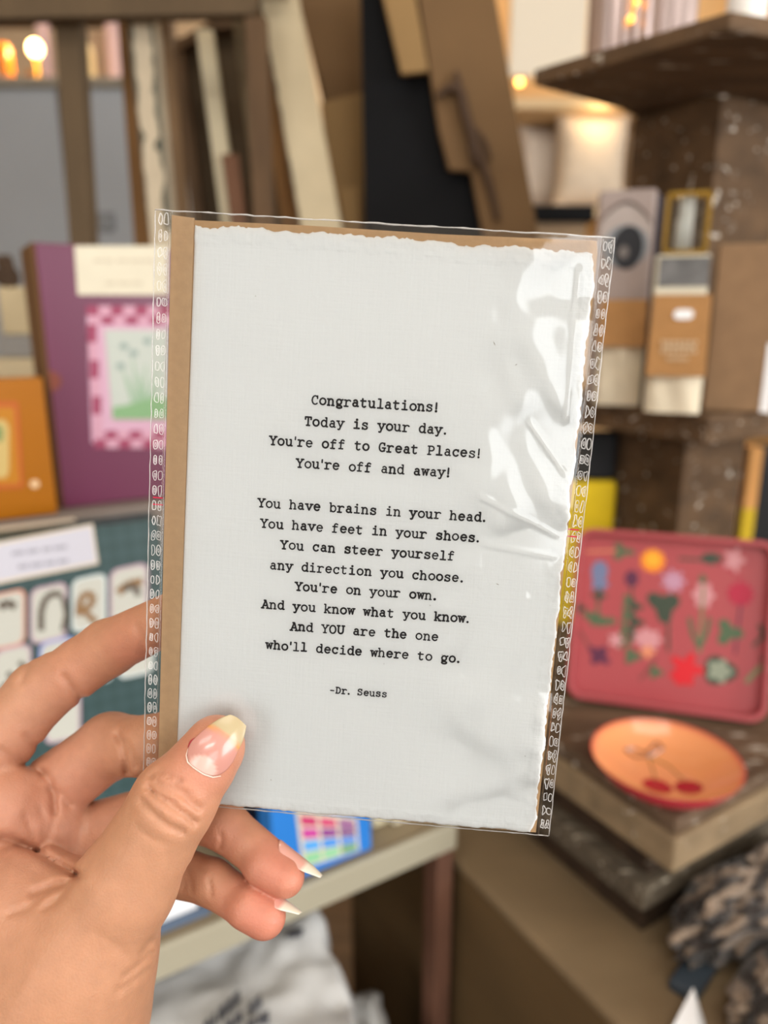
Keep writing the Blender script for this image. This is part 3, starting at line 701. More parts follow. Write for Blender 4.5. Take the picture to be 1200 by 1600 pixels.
# rounded cuticle end
cut0 = bez([(303, 1198), (310, 1203.5), (318, 1208)], nc); px2[0] = cut0
tipc = bez([(359, 1116), (366, 1118), (373, 1122), (380, 1128.5), (385.5, 1134)], nc)
for i in range(na):
    k = max(0, (i - (na - 5)) / 4.0); px2[i] = px2[i] * (1 - k) + tipc * k
flat2 = px2.reshape(-1, 2)
dirs = np.stack([(flat2[:, 0] - 600) / F, (flat2[:, 1] - 800) / F, np.ones(len(flat2))], -1)
dep = np.full(len(flat2), 184.0)
for _ in range(80): dep += 0.7 * np.clip(trilin(dirs * dep[:, None]), -2, 2)
hit = (np.abs(trilin(dirs * dep[:, None])) < 0.4) & (dep < 204)
# smooth plate: across-curvature cylinder fitted to the thumb
axd = np.array([0.584, -0.812]); pc = np.array([338.0, 1166.0]); rel = flat2 - pc
al = rel @ axd; ac = rel @ np.array([0.812, 0.584])
Amat = np.stack([np.ones_like(al), al, al ** 2, ac, ac ** 2, al * ac], -1)
inn = hit & (np.abs(ac) < 34) & (al < 34)
sol, *_ = np.linalg.lstsq(Amat[inn], dep[inn], rcond=None)
sol[2] = min(max(sol[2], 0.0), 0.0016); sol[4] = min(max(sol[4], 0.0012), 0.0042)
fit = Amat @ sol
nd = fit - 0.75
nd = np.where(al > 20, nd, np.minimum(nd, fit - 0.55))
tv = dirs * nd[:, None]
bed = np.array(lin('#c58a7e')[:3]); free = np.array(lin('#b3a47e')[:3]); luna = np.array(lin('#deb4a8')[:3]); amb = np.array(lin('#d0904a')[:3])
I_, J_ = np.meshgrid(np.arange(na), np.arange(nc), indexing='ij'); I_ = I_.ravel(); J_ = J_.ravel()
edge_line = al - (19 + 5 * np.cos(ac / 34 * 1.3))
wf_ = np.clip(edge_line / 3.0, 0, 1) * .92; wa = np.exp(-((edge_line + 1.0) / 5.0) ** 2) * (.35 + .65 * np.clip((np.abs(ac) - 10) / 18, 0, 1))
wlu = np.clip((1 - ((al + 40) / 19) ** 2 - ((ac - 2) / 24) ** 2) * 5, 0, 1)
nc_ = bed * (1 - wlu[:, None]) + luna * wlu[:, None]; nc_ = nc_ * (1 - wa[:, None]) + amb * wa[:, None]; nc_ = nc_ * (1 - wf_[:, None]) + free * wf_[:, None]
idn = np.arange(na * nc).reshape(na, nc)
nf = np.stack([idn[:-1, :-1], idn[:-1, 1:], idn[1:, 1:], idn[1:, :-1]], -1).reshape(-1, 4)
nail_mesh('fingernail', tv, nf, nc_, 'long thumbnail with a yellowish free edge')
# cuticle line of dry skin and the red nail fold, part of the thumb's skin
cutp = np.concatenate([bez([(294, 1170), (291, 1180), (293.5, 1191)], 7), bez([(303, 1199.5), (318, 1209.5), (333, 1214.5), (345, 1212.5)], 12)])
def on_skin(p, off):
    d_ = np.stack([(p[:, 0] - 600) / F, (p[:, 1] - 800) / F, np.ones(len(p))], -1); t = np.full(len(p), 184.0)
    for _ in range(80): t += 0.7 * np.clip(trilin(d_ * t[:, None]), -2, 2)
    return towld(d_ * (t - off)[:, None])
b = MB(); b.tube(list(map(tuple, on_skin(cutp, 0.12))), [0.00012 + 0.00014 * math.sin(math.pi * i / (len(cutp) - 1)) for i in range(len(cutp))], 6)
tag(b.build('cuticle', M('dry_cuticle', '#f0d3c4', 0.7), hand_o, True), 'pale dry cuticle around the thumbnail')
redp = bez([(293.5, 1168), (299, 1159), (306, 1152)], 8)
b = MB(); b.tube(list(map(tuple, on_skin(redp, 0.1))), [0.0001 + 0.00038 * math.sin(math.pi * i / 7) for i in range(8)], 6)
tag(b.build('nail_fold', M('red_nail_fold', '#a8343a', 0.4), hand_o, True), 'reddened nail fold')
def side_nail(A_, B_, r, dorsal, s0, s1, half, lab=None):
    ax = (B_ - A_) / np.linalg.norm(B_ - A_); dn = dorsal - ax * (dorsal @ ax); dn /= np.linalg.norm(dn); sd = np.cross(ax, dn)
    vs_ = []; cl = []; n1, n2 = 14, 11
    for i in range(n1):
        t = i / (n1 - 1); s_ = s0 + (s1 - s0) * t
        for j in range(n2):
            q = -1 + 2 * j / (n2 - 1); hw_ = half * (math.sqrt(max(0.02, 1 - (1 - min(1, t / .25)) ** 2)) if t < .25 else 1 - 0.62 * max(0, (t - .62) / .38) ** 1.4)
            a = q * hw_; rr = r + 0.45
            drop = 0.9 * max(0, t - 0.6) ** 2 * 4
            vs_.append(A_ + ax * s_ + dn * (rr * math.cos(a) - drop) + sd * rr * math.sin(a))
            w = float(np.clip((t - .60 - .05 * q * q) / .05, 0, 1)); cl.append(np.array(lin('#e2a596')[:3]) * (1 - w) + np.array(lin('#eadfcb')[:3]) * w)
    idn = np.arange(n1 * n2).reshape(n1, n2); f_ = np.stack([idn[:-1, :-1], idn[:-1, 1:], idn[1:, 1:], idn[1:, :-1]], -1).reshape(-1, 4)
    return nail_mesh('fingernail', np.array(vs_), f_, np.array(cl), lab)
side_nail(R3 - 8 * (R3 - R2) / np.linalg.norm(R3 - R2), R3, 6.6, np.array([0.62, -0.70, 0.20]), 1.5, 18.5, 0.85, 'ring finger nail with a long pale tip')
side_nail(L3 - 8 * (L3 - L2) / np.linalg.norm(L3 - L2), L3, 6.5, np.array([0.62, -0.70, 0.20]), 1.5, 18.0, 0.85, 'little finger nail with a long pale tip')
side_nail(I3 - 8 * (I3 - I2) / np.linalg.norm(I3 - I2), I3, 7.3, np.array([0.1, -0.1, 1.0]), 1.0, 17.0, 0.95)
side_nail(M3 - 8 * (M3 - M2) / np.linalg.norm(M3 - M2), M3, 7.5, np.array([0.1, -0.1, 1.0]), 1.0, 17.0, 0.95)
del GX, GY, GZ, hand, S_

# ------------------------------------------------------------------ display tower on the right (furniture is turned by TH)
A0, B0 = (0.350 * math.cos(TH) + 0.876 * math.sin(TH)), (-0.350 * math.sin(TH) + 0.876 * math.cos(TH))
ZL, ZS, ZM, ZT = 0.95, 1.08, 1.365, 1.667
tower = empty('display_tower', AB(A0, B0, ZL), 'square weathered wooden tower of three shelves around a thick post', 'display stand')
ca = 0.4404; cb = 0.2952                                     # near corner of the dish shelf
b = MB(); b.boxAB(ca + .012, ca + .42, cb + .03, cb + .40, ZL, 1.035)
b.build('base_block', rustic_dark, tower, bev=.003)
b = MB(); b.boxAB(ca - .004, ca + .41, cb + .02, cb + .40, .985, 1.008); b.build('base_moulding', M('grey_worn_wood', '#544a3c', .8, var=.3, scale=9, stretch=(1, 6, 6), bump=.5, bscale=60, fleck='#a59a88', fleck_at=.6, fscale=26, **WD), tower, bev=.003)
b = MB(); b.boxAB(ca, ca + .43, cb, cb + .40, 1.035, 1.066); b.build('shelf_frame', M('pale_worn_wood', '#857156', 0.75, var=0.22, scale=9, stretch=(1, 5, 5), bump=0.4, bscale=60, fleck='#cdc4b4', fleck_at=0.64, fscale=22, **WD), tower, bev=.003)
b = MB(); b.boxAB(ca + .004, ca + .426, cb + .004, cb + .396, 1.066, ZS); b.build('dish_shelf', rustic_top, tower, bev=.003)
hp = 0.055
b = MB(); b.boxAB(A0 - hp, A0 + hp, B0 - hp, B0 + hp, ZS, ZT); b.build('post', rustic, tower, bev=.002)
hm = 0.137
b = MB(); b.boxAB(A0 - hm, A0 + hm, B0 - hm, B0 + hm, ZM - .028, ZM); b.build('middle_shelf', rustic, tower, bev=.003)
tp = [(.266, .642), (.142, .779), (.25, .86), (.34, .965), (.47, .93), (.50, .80), (.436, .702)]
b = MB(); b.prism([(x, y, ZT) for x, y in tp], (0, 0, .014)); b.build('top_shelf', rustic, tower, bev=.002)

# low cabinet that carries the tower
lc = empty('low_cabinet', AB(.371, cb - .2, 0), 'low tan wooden cabinet under the shelf tower', 'cabinet')
b = MB(); b.boxAB(.371, .92, -.35, .70, .938, ZL); b.build('cabinet_top', M('tan_tabletop', '#7e6a4f', 0.55, var=0.15, scale=5, stretch=(1, 3, 1), **WD), lc, bev=.004)
b = MB(); b.boxAB(.374, .91, -.34, .695, 0.0, .938); b.build('cabinet_body', M('tan_ply', '#5f4a2e', 0.7, var=0.15, scale=5, stretch=(1, 1, 4), **WD), lc)

# pink tray leaning on the post
tl = onz(884, 1086, ZS + .002); tr = onz(1194, 1128, ZS + .002)
tu = (tr - tl).normalized(); tw = (tr - tl).length
back = Vector((-tu.y, tu.x, 0)) if Vector((-tu.y, tu.x, 0)).y > 0 else Vector((tu.y, -tu.x, 0))
lean = math.radians(16); tv_ = (ZX * math.cos(lean) + back * math.sin(lean)).normalized(); tn = tu.cross(tv_).normalized()
if tn.dot(EYE - tl) < 0: tn = -tn
pt = onplane(905, 824, tl, tn); th = (pt - tl).dot(tv_)
tray = empty('flower_tray', tl + tu * tw / 2, 'pink tray printed with wild flowers leaning on the tower post', 'tray')
pinkm = M('pink_enamel', '#a94c50', 0.28, spec=0.5)
def rr(w, h, r, n=6):
    o = []
    for cx, cy, a0 in ((w - r, r, -90), (w - r, h - r, 0), (r, h - r, 90), (r, r, 180)):
        for i in range(n + 1):
            a = math.radians(a0 + 90 * i / n); o.append((cx + r * math.cos(a), cy + r * math.sin(a)))
    return o
def TP(x, y, z=0): return tl + tu * x + tv_ * y + tn * z
b = MB(); b.prism([TP(x, y, -.004) for x, y in rr(tw, th, .016)], tn * .004); b.build('tray_base', pinkm, tray)
outer, inner = rr(tw, th, .016), [(x, y) for x, y in rr(tw - .010, th - .010, .012)]
b = MB(); n = len(outer)
vs_ = [TP(x, y, 0) for x, y in outer] + [TP(x - .0, y, .012) for x, y in outer] + [TP(x + .005, y + .005, .012) for x, y in inner] + [TP(x + .005, y + .005, 0) for x, y in inner]
b.add(vs_, [[k * n + i, k * n + (i + 1) % n, ((k + 1) % 4) * n + (i + 1) % n, ((k + 1) % 4) * n + i] for k in range(4) for i in range(n)])
b.build('tray_rim', pinkm, tray, smooth=False, bev=.001)
# printed flowers, drawn flat on the tray
FC = dict(green='#4f6347', dgreen='#3c4638', orange='#ee8420', yellow='#f0a92c', blue='#6d7797', purple='#5a2a44', red='#d0202a', crimson='#b02440', pale='#c98c90', lilac='#b98aa0', leaf='#6f7d58', peach='#d98a66', grey='#8d9480')
fm = [M('print_' + k, v, 0.4) for k, v in FC.items()]; fi = {k: i for i, k in enumerate(FC)}
b = MB(); lay = [0]
def tpx(px, py):
    p = onplane(px, py, tl, tn) - tl; return p.dot(tu), p.dot(tv_)
def blob(px, py, r, col, petals=0, amp=.25, sx=1.0, rot=0.0, n=40):
    lay[0] += 1; x0, y0 = tpx(px, py); s_ = .733 / F; z = .0003 + lay[0] * 4e-6; pts = []
    for i in range(n):
        a = 2 * math.pi * i / n; q = r * s_ * (1 + (amp * math.cos(petals * a) if petals else 0)); x, y = q * math.cos(a) * sx, q * math.sin(a)
        pts.append(TP(x0 + x * math.cos(rot) - y * math.sin(rot), y0 + x * math.sin(rot) + y * math.cos(rot), z))
    b.add(pts, [list(range(n))], fi[col])
def stem(pts, w, col):
    lay[0] += 1; z = .0003 + lay[0] * 4e-6; s_ = .733 / F; q = [Vector(tpx(*p)) for p in pts]
    for p0, p1 in zip(q[:-1], q[1:]):
        d = (p1 - p0).normalized(); o = Vector((-d.y, d.x)) * w * s_ / 2
        b.add([TP(*(p0 + o), z), TP(*(p0 - o), z), TP(*(p1 - o), z), TP(*(p1 + o), z)], [[0, 1, 2, 3]], fi[col])
stem([(935, 915), (934, 960)], 4, 'green'); blob(937, 893, 17, 'blue', 0, sx=.75); blob(937, 912, 12, 'blue', 5, .2); blob(936, 930, 9, 'dgreen', 4, .4)
stem([(915, 862), (972, 860)], 3, 'peach'); blob(972, 862, 10, 'green', 3, .5, 1.3); blob(1020, 876, 18, 'orange', 9, .08); blob(1020, 874, 12, 'yellow', 8, .15)
stem([(1060, 873), (1118, 876)], 4, 'dgreen'); blob(1112, 873, 9, 'dgreen', 0, sx=1.7); stem([(1118, 876), (1160, 905)], 2, 'crimson')
blob(1147, 875, 15, 'pale', 5, .35, .8); blob(987, 904, 13, 'purple', 0, sx=.8); stem([(987, 915), (985, 1000)], 3, 'dgreen')
for k, (x, y) in enumerate(((982, 940), (992, 948), (980, 962), (994, 972), (978, 984), (990, 990), (974, 1002))): blob(x, y, 9, 'dgreen' if k % 2 else 'green', 3, .4)
blob(1052, 908, 15, 'lilac', 7, .3); stem([(1044, 950), (1044, 1018)], 4, 'dgreen'); blob(1037, 946, 22, 'dgreen', 3, .3, .9, .6)
blob(1098, 905, 7, 'green', 0, sx=.7, rot=0); blob(1099, 930, 18, 'pale', 6, .2, .8); stem([(1099, 915), (1093, 1020)], 4, 'leaf')
for s_ in (-1, 1): stem([(1093 + s_ * 16, 965), (1093 + s_ * 11, 990), (1093, 1012)], 6, 'green')
blob(1157, 928, 18, 'crimson', 11, .14); stem([(1157, 945), (1148, 1022)], 3, 'purple'); blob(1138, 988, 16, 'green', 3, .35)
for k, (x, y) in enumerate(((925, 962), (935, 972), (948, 970))): blob(x, y, 9, 'green', 2, .5)
stem([(905, 985), (925, 1018)], 2, 'dgreen'); blob(936, 1024, 13, 'purple', 4, .3, 1.2, -.6); blob(962, 1000, 10, 'pale', 5, .3); blob(1012, 998, 15, 'pale', 7, .2, 1.3)
blob(987, 1025, 11, 'green', 3, .3); blob(1012, 1018, 9, 'peach', 4, .3); stem([(1025, 1030), (1000, 1062)], 2, 'dgreen'); blob(1024, 1050, 9, 'green', 3, .3)
blob(1072, 1045, 20, 'red', 5, .35); blob(1063, 1062, 9, 'red'); blob(1124, 1048, 21, 'dgreen', 3, .12, 1.1); blob(1124, 1048, 16, 'grey', 5, .2)
stem([(1165, 1066), (1190, 1040)], 7, 'leaf'); stem([(1186, 975), (1200, 1010)], 6, 'dgreen'); stem([(1176, 1010), (1200, 985)], 5, 'dgreen'); blob(1195, 1030, 6, 'dgreen'); blob(905, 950, 8, 'dgreen', 3, .3)
stem([(897, 862), (910, 860)], 2, 'peach')
b.build('flower_print', fm, tray, fix=False)

# trinket dish
dc = onz(1036, 1222, ZS + .0006); dR = 0.0585
dish = mk('trinket_dish', [], [], M('dish_glaze', '#e59a63', 0.12, attr='glaze', spec=0.6, coat=0.5), loc=dc); _ORG[dish.name] = dc
prof_in = [(dR * i / 22, .0035 + .0205 * (i / 22) ** 2.6) for i in range(23)]
prof_out = [(dR + .001, .0246), (dR * 1.004, .0232), (dR * .93, .0150), (dR * .78, .0065), (dR * .6, .0012), (dR * .55, 0.0), (0.0001, 0.0)]
q = MB(); q.lathe((0, 0, 0), prof_in + prof_out, 96); dm = mk('dish_tmp', q.v, q.f, dish.data.materials[0] if dish.data.materials else None, smooth=True)
dish.data = dm.data; bpy.data.objects.remove(dm)
tag(dish, 'round orange trinket dish with two red cherries and a red rim on the wooden shelf', 'dish')
dv = np.array([v.co for v in dish.data.vertices]); dcol = np.tile(np.array(lin('#ec9d68')[:3]), (len(dv), 1)); npf = len(prof_in); npt = npf + len(prof_out)
ring_i = np.arange(len(dv)) % npt; rad = np.hypot(dv[:, 0], dv[:, 1])
redc = np.array(lin('#c21f3c')[:3]); w = np.clip((rad / dR - .93) / .07, 0, 1) ** 2; w = np.where(ring_i >= npf, 1.0, w * .55); dcol = dcol * (1 - w[:, None]) + redc * w[:, None]
vcol(dish, 'glaze', dcol); recalc(dish)
chm = [M('cherry_print', '#b01525', 0.15, coat=.5), M('stem_print', '#8a7440', 0.2, coat=.5), M('bow_print', '#8f5636', 0.2, coat=.5)]
b = MB()
def dsurf(x, y, z=.0006): r_ = math.hypot(x, y); return dc + Vector((x, y, .0035 + .0205 * (min(r_, dR) / dR) ** 2.6 + z))
def dpx(px, py):
    p = onz(px, py, ZS + .006) - dc; return p.x, p.y
def ddisc(px, py, r, mi, sx=1.0, n=28):
    x0, y0 = dpx(px, py); k = 5; vs_ = [dsurf(x0, y0)]; fs_ = []
    for j in range(1, k + 1):
        for i in range(n): a = 2 * math.pi * i / n; vs_.append(dsurf(x0 + r * sx * j / k * math.cos(a), y0 + r * j / k * math.sin(a)))
    for i in range(n): fs_.append([0, 1 + i, 1 + (i + 1) % n])
    for j in range(k - 1):
        for i in range(n): fs_.append([1 + j * n + i, 1 + (j + 1) * n + i, 1 + (j + 1) * n + (i + 1) % n, 1 + j * n + (i + 1) % n])
    b.add(vs_, fs_, mi)
def dline(pts, w, mi):
    pp = []
    for p0, p1 in zip(pts[:-1], pts[1:]):
        for k in range(6): pp.append((p0[0] + (p1[0] - p0[0]) * k / 6, p0[1] + (p1[1] - p0[1]) * k / 6))
    b.tube([dsurf(*dpx(*p), .0003) for p in pp + [pts[-1]]], w, 6, mi)
ddisc(1027, 1228, .0115, 0); ddisc(1076, 1231, .0105, 0)
dline([(1012, 1182), (1020, 1200), (1027, 1222)], .0006, 1); dline([(1012, 1182), (1045, 1196), (1074, 1222)], .0006, 1)
dline([(975, 1180), (990, 1176), (1008, 1181), (1025, 1170), (1036, 1176), (1012, 1184), (992, 1186), (976, 1180)], .0012, 2)
b.build('cherry_print', chm, dish, fix=False)

# mottled furry bundles beside the tower, a slate, a white paper
def furry(name, c, rx, ry, rz, rot, seed, label):
    nu, nv = 96, 64; rnd = np.random.default_rng(seed); th_ = np.linspace(0, math.pi, nv); ph = np.linspace(0, 2 * math.pi, nu, endpoint=False)
    Tt, Pp = np.meshgrid(th_, ph, indexing='ij'); X, Y, Zz = np.sin(Tt) * np.cos(Pp), np.sin(Tt) * np.sin(Pp), np.cos(Tt)
    f1 = vnoise(X * 3 + Zz * 2 + 20, Y * 3 - Zz + 20, seed, 1.0); f2 = vnoise(X * 9 + Zz * 5 + 30, Y * 9 + Zz * 4 + 30, seed + 1, 1.0); k = 1 + .24 * (f1 - .5) + .22 * (f2 - .5)
    x, y = X * k * rx, Y * k * ry; z = np.maximum(Zz * k, -.8) * rz
    v = np.stack([x * math.cos(rot) - y * math.sin(rot) + c[0], x * math.sin(rot) + y * math.cos(rot) + c[1], z + c[2]], -1).reshape(-1, 3)
    id_ = np.arange(nu * nv).reshape(nv, nu); q = np.stack([id_[:-1], id_[1:], np.roll(id_[1:], -1, 1), np.roll(id_[:-1], -1, 1)], -1).reshape(-1, 4)
    o = mk(name, v, q, furm, smooth=True, loc=(c[0], c[1], c[2] - rz * .8)); tag(o, label, 'fuzzy bundle')
    a = vnoise(X * 3.2 + Zz * 2.2 + 25, Y * 3.2 + Zz * 3 + 25, seed + 5, 1.6).reshape(-1); a2 = f2.reshape(-1)
    w_ = np.clip((a - .52) / .12, 0, 1) * np.clip(.45 + a2, 0, 1)
    vcol(o, 'mottle', np.array(lin('#241b15')[:3]) * (1 - w_[:, None]) + np.array(lin('#857260')[:3]) * w_[:, None]); return o
furm = M('mottled_fur', '#3c2f26', 0.95, attr='mottle', var=.4, scale=260, bump=1.0, bscale=420, sheen=.3)
p = onz(1118, 1422, ZL + .03)
furry('fuzzy_bundle', p + Vector((.035, .012, -.0015)), .088, .029, .038, TH, 5, 'dark brown and cream mottled bundle right under the edge of the dish shelf')
p = onz(1172, 1556, ZL + .02)
furry('fuzzy_bundle', p + Vector((.032, .006, -.003)), 0.068, .029, .026, TH + .1, 9, 'smaller mottled brown bundle nearest the bottom right corner')
p0 = onz(1028, 1488, ZL + .006)
ang = TH + .25
def turned(c, sx, sy, sz, a):
    c = Vector(c); u = Vector((math.cos(a), math.sin(a), 0)); v = Vector((-math.sin(a), math.cos(a), 0))
    return [c + u * x + v * y + ZX * z for z in (0, sz) for x, y in ((-sx / 2, -sy / 2), (sx / 2, -sy / 2), (sx / 2, sy / 2), (-sx / 2, sy / 2))]
b = MB(); b.hexa(turned((p0.x + .035, p0.y - .006, ZL + .0003), .085, .022, .010, ang))
tag(b.build('slate_block', M('slate', '#39434d', 0.5, var=.2, scale=30), bev=.002), 'narrow blue-grey slate block lying between the mottled bundles', 'block')
q = [onz(1040, 1610, ZL + .001), onz(1085, 1610, ZL + .001)]
ap = onz(1083, 1540, ZL + .018)
b = MB(); s0 = onz(1020, 1660, ZL + .0005); s1 = onz(1098, 1660, ZL + .0005); s2 = onz(1102, 1600, ZL + .0005)
b.add([s0, s1, s2, ap], [[0, 1, 3], [1, 2, 3], [2, 0, 3], [0, 2, 1]])
tag(b.build('folded_paper', white_p, bev=.0008), 'small folded white paper peak at the bottom edge beside the mottled bundle', 'paper')

# ---- goods on the middle shelf
def standing(name, pxl, pxr, pyt, pyb, z, depth, mat, label, cat, ang=TH, bev=.003, group=None, parts=None):
    """an upright box whose near face spans the given pixels, standing at height z"""
    z = z + .0006; L_ = onz(pxl, pyb, z); n_ = Vector((math.sin(ang), -math.cos(ang), 0)); u = Vector((math.cos(ang), math.sin(ang), 0))
    R_ = onplane(pxr, pyb, L_, n_); w_ = (R_ - L_).dot(u); T_ = onplane((pxl + pxr) / 2, pyt, L_, n_); h_ = T_.z - z
    root = empty(name, L_ + u * w_ / 2 - n_ * depth / 2, label, cat, group)
    f = lambda a, d, zz: L_ + u * (a * w_) - n_ * d + ZX * zz
    b = MB(); b.hexa([f(0, 0, 0), f(1, 0, 0), f(1, depth, 0), f(0, depth, 0), f(0, 0, h_), f(1, 0, h_), f(1, depth, h_), f(0, depth, h_)])
    return root, b, f, w_, h_
def face_patch(root, f, w_, h_, name, x0, x1, y0, y1, mat, off=.0008, label=None):
    b = MB(); b.hexa([f(x0, -off, y0 * h_), f(x1, -off, y0 * h_), f(x1, .0, y0 * h_), f(x0, .0, y0 * h_), f(x0, -off, y1 * h_), f(x1, -off, y1 * h_), f(x1, 0, y1 * h_), f(x0, 0, y1 * h_)])
    o = b.build(name, mat, root); 
    if label: tag(o, label)
    return o
cotton = M('cream_cotton', '#e0d4bb', 0.9, var=.06, scale=60, bump=.4, bscale=90)
def pouch(pxl, pxr, pyt, pym, pyb, label, a_=-.35, sticker=False):
    root, b, f, w_, h_ = standing('cotton_pouch', pxl, pxr, pyt, pyb, ZM, .022, cotton, label, 'pouch', a_, group='cotton pouches with kraft headers')
    hm_ = h_ * (pyb - pym) / (pyb - pyt)
    # body: a soft pillow
    nu, nv = 14, 14; vs_ = []; fs_ = []
    for sgn in (-1, 1):
        for i in range(nu + 1):
            for j in range(nv + 1):
                x, y = i / nu, j / nv; e = (math.sin(math.pi * min(max(x, .0), 1)) ** .45) * (math.sin(math.pi * min(max(y * .9 + .05, 0), 1)) ** .4)
                wob = .0022 * math.sin(9 * x + 5 * y) * e
                vs_.append(f(.02 + .96 * x, .011 + sgn * (.0105 * e + wob), y * h_ * .94))
    for s_ in (0, 1):
        o_ = s_ * (nu + 1) * (nv + 1)
        for i in range(nu):
            for j in range(nv): fs_.append([o_ + i * (nv + 1) + j, o_ + (i + 1) * (nv + 1) + j, o_ + (i + 1) * (nv + 1) + j + 1, o_ + i * (nv + 1) + j + 1])
    mk('cloth_body', vs_, fs_, cotton, root, smooth=True)
    hb = MB(); hb.hexa([f(0, -.006, hm_), f(1, -.006, hm_), f(1, .028, hm_), f(0, .028, hm_), f(.02, .004, h_), f(.98, .004, h_), f(.98, .018, h_), f(.02, .018, h_)])
    hd = hb.build('kraft_header', kraft_box, root, bev=.001)
    if sticker:
        ph_ = MB(); pts = []
        for i in range(28):
            a = 2 * math.pi * i / 28; x = .55 + .16 * math.copysign(abs(math.cos(a)) ** .6, math.cos(a)); zz = h_ - (h_ - hm_) * .24 + .0045 * math.copysign(abs(math.sin(a)) ** .6, math.sin(a))
            t = (zz - hm_) / (h_ - hm_); pts.append(f(x, -.006 + .010 * t - .0012, zz))
        ph_.prism(pts, (f(0, .001, 0) - f(0, 0, 0))); ph_.build('price_sticker', white_p, hd)
        pr = MB()
        for k, (x0, x1, yy) in enumerate(((.22, .84, .40), (.25, .80, .345), (.22, .84, .29), (.34, .70, .20))):
            zz = hm_ + (h_ - hm_) * yy; t = yy; d = -.006 + .010 * t - .0012
            n_ = 7
            for i in range(n_):
                xa = x0 + (x1 - x0) * (i + .1) / n_; xb = x0 + (x1 - x0) * (i + .8) / n_
                pr.hexa([f(xa, d, zz), f(xb, d, zz), f(xb, d + .0006, zz), f(xa, d + .0006, zz), f(xa, d, zz + .003), f(xb, d, zz + .003), f(xb, d + .0006, zz + .003), f(xa, d + .0006, zz + .003)])
        pr.build('small_print', M('pale_print', '#cdb391', 0.7), hd)
    return root
pouch(1003, 1095, 460, 585, 645, 'cream cotton pouch with a kraft header and oval white sticker', sticker=True)
pouch(925, 1000, 468, 540, 633, 'cream cotton pouch with a plain kraft header behind the sleeve edge')
root, b, f, w_, h_ = standing('kraft_box', 1097, 1216, 380, 641, ZM, .022, kraft_grey, 'tall plain kraft box at the right end of the middle shelf', 'box', -.35)
b.build('carton', kraft_grey, root, bev=.0015)
face_patch(root, f, w_, h_, 'white_label', .76, .9, .0, .42, white_p)
# printed box with a drawn eye
root, b, f, w_, h_ = standing('eye_print_box', 914, 1000, 296, 625.5, ZM, .035, None, 'grey-pink box printed with a large dark eye above the kraft pouches', 'box', -.3)
b.build('carton', M('grey_pink_card', '#a8978f', 0.6, var=.06, scale=20), root, bev=.004)
def fdisc(cx, cy, rx, ry, mi, mb, off, a0=0, a1=360, n=30):
    pts = [f(cx + rx * math.cos(math.radians(a0 + (a1 - a0) * i / n)) , -off, (cy + ry * math.sin(math.radians(a0 + (a1 - a0) * i / n))) * h_) for i in range(n + 1)]
    mb.add(pts, [list(range(n + 1))], mi)
b = MB(); fdisc(.50, .79, .44, .14, 0, b, .0006); fdisc(.52, .74, .40, .10, 1, b, .0009); fdisc(.56, .735, .27, .10, 2, b, .0012); fdisc(.50, .715, .09, .03, 3, b, .0015)
pts = []
for i in range(13):
    t = i / 12; pts.append(f(.06 + .9 * t, -.001, (.86 + .09 * math.sin(math.pi * t) - .02 * t) * h_))
b.tube(pts, [.0006 + .0012 * math.sin(math.pi * i / 12) for i in range(13)], 6, 4)
b.build('eye_print', [M('eye_lid_print', '#b9aca5', .6), M('eye_shadow_print', '#8e9296', .6), M('iris_print', '#232327', .5), M('pupil_glow_print', '#7a726e', .5), M('brow_print', '#6f625b', .6)], root, fix=False)
b = MB(); b.hexa([f(1.001, .004, 0), f(1.14, .004, 0), f(1.14, .02, 0), f(1.001, .02, 0), f(1.001, .004, h_ * .985), f(1.14, .004, h_ * .95), f(1.14, .02, h_ * .95), f(1.001, .02, h_ * .985)])
b.build('side_panel', M('dark_violet_card', '#37323a', .6), root)
# brass-edged glass block on a small jar box
root, b, f, w_, h_ = standing('jar_box', 1005, 1086, 398, 638, ZM, .026, None, 'small jar box with a grey lid band and cream label behind the kraft pouch', 'box', -.3)
b.build('carton', cream, root, bev=.002)
face_patch(root, f, w_, h_, 'grey_band', .06, 1.0, .80, .985, M('grey_band', '#6b6a69', .35, var=.3, scale=60))
face_patch(root, f, w_, h_, 'label_dot', .47, .53, .70, .73, M('label_dot', '#4a4038', .6))
gz_ = ZM + .0006 + h_; g = empty('brass_glass_holder', f(.5, .015, h_), 'clear glass holder with brass edges standing on the small jar box', 'candle holder')
brass = M('brass', '#c9a24a', 0.22, metal=1.0)
hh = (onplane(1045, 300, f(0, 0, 0), Vector((math.sin(-.3), -math.cos(-.3), 0))).z - gz_)
def gp(x, d, z): return f(x, d, h_ + .0005 + z)
for x0, x1 in ((.10, .17), (.86, .93)):
    for d0 in (.002, .024):
        q = MB(); q.hexa([gp(x0, d0, 0), gp(x1, d0, 0), gp(x1, d0 + .004, 0), gp(x0, d0 + .004, 0), gp(x0, d0, hh), gp(x1, d0, hh), gp(x1, d0 + .004, hh), gp(x0, d0 + .004, hh)]); q.build('brass_edge', brass, g)
for zz in (0, hh - .004):
    q = MB()
    for x0, x1, d0, d1 in ((.1, .93, .002, .006), (.1, .93, .024, .028), (.10, .17, .006, .024), (.86, .93, .006, .024)):
        q.hexa([gp(x0, d0, zz), gp(x1, d0, zz), gp(x1, d1, zz), gp(x0, d1, zz), gp(x0, d0, zz + .004), gp(x1, d0, zz + .004), gp(x1, d1, zz + .004), gp(x0, d1, zz + .004)])
    q.build('brass_band', brass, g)
gl_m = film('holder_glass', (.9, .9, .86), .03, 2.2)
q = MB()
for d0 in (.003, .026): q.add([gp(.16, d0, .004), gp(.87, d0, .004), gp(.87, d0, hh - .004), gp(.16, d0, hh - .004)], [[0, 1, 2, 3]])
q.build('glass_pane', gl_m, g, fix=False)
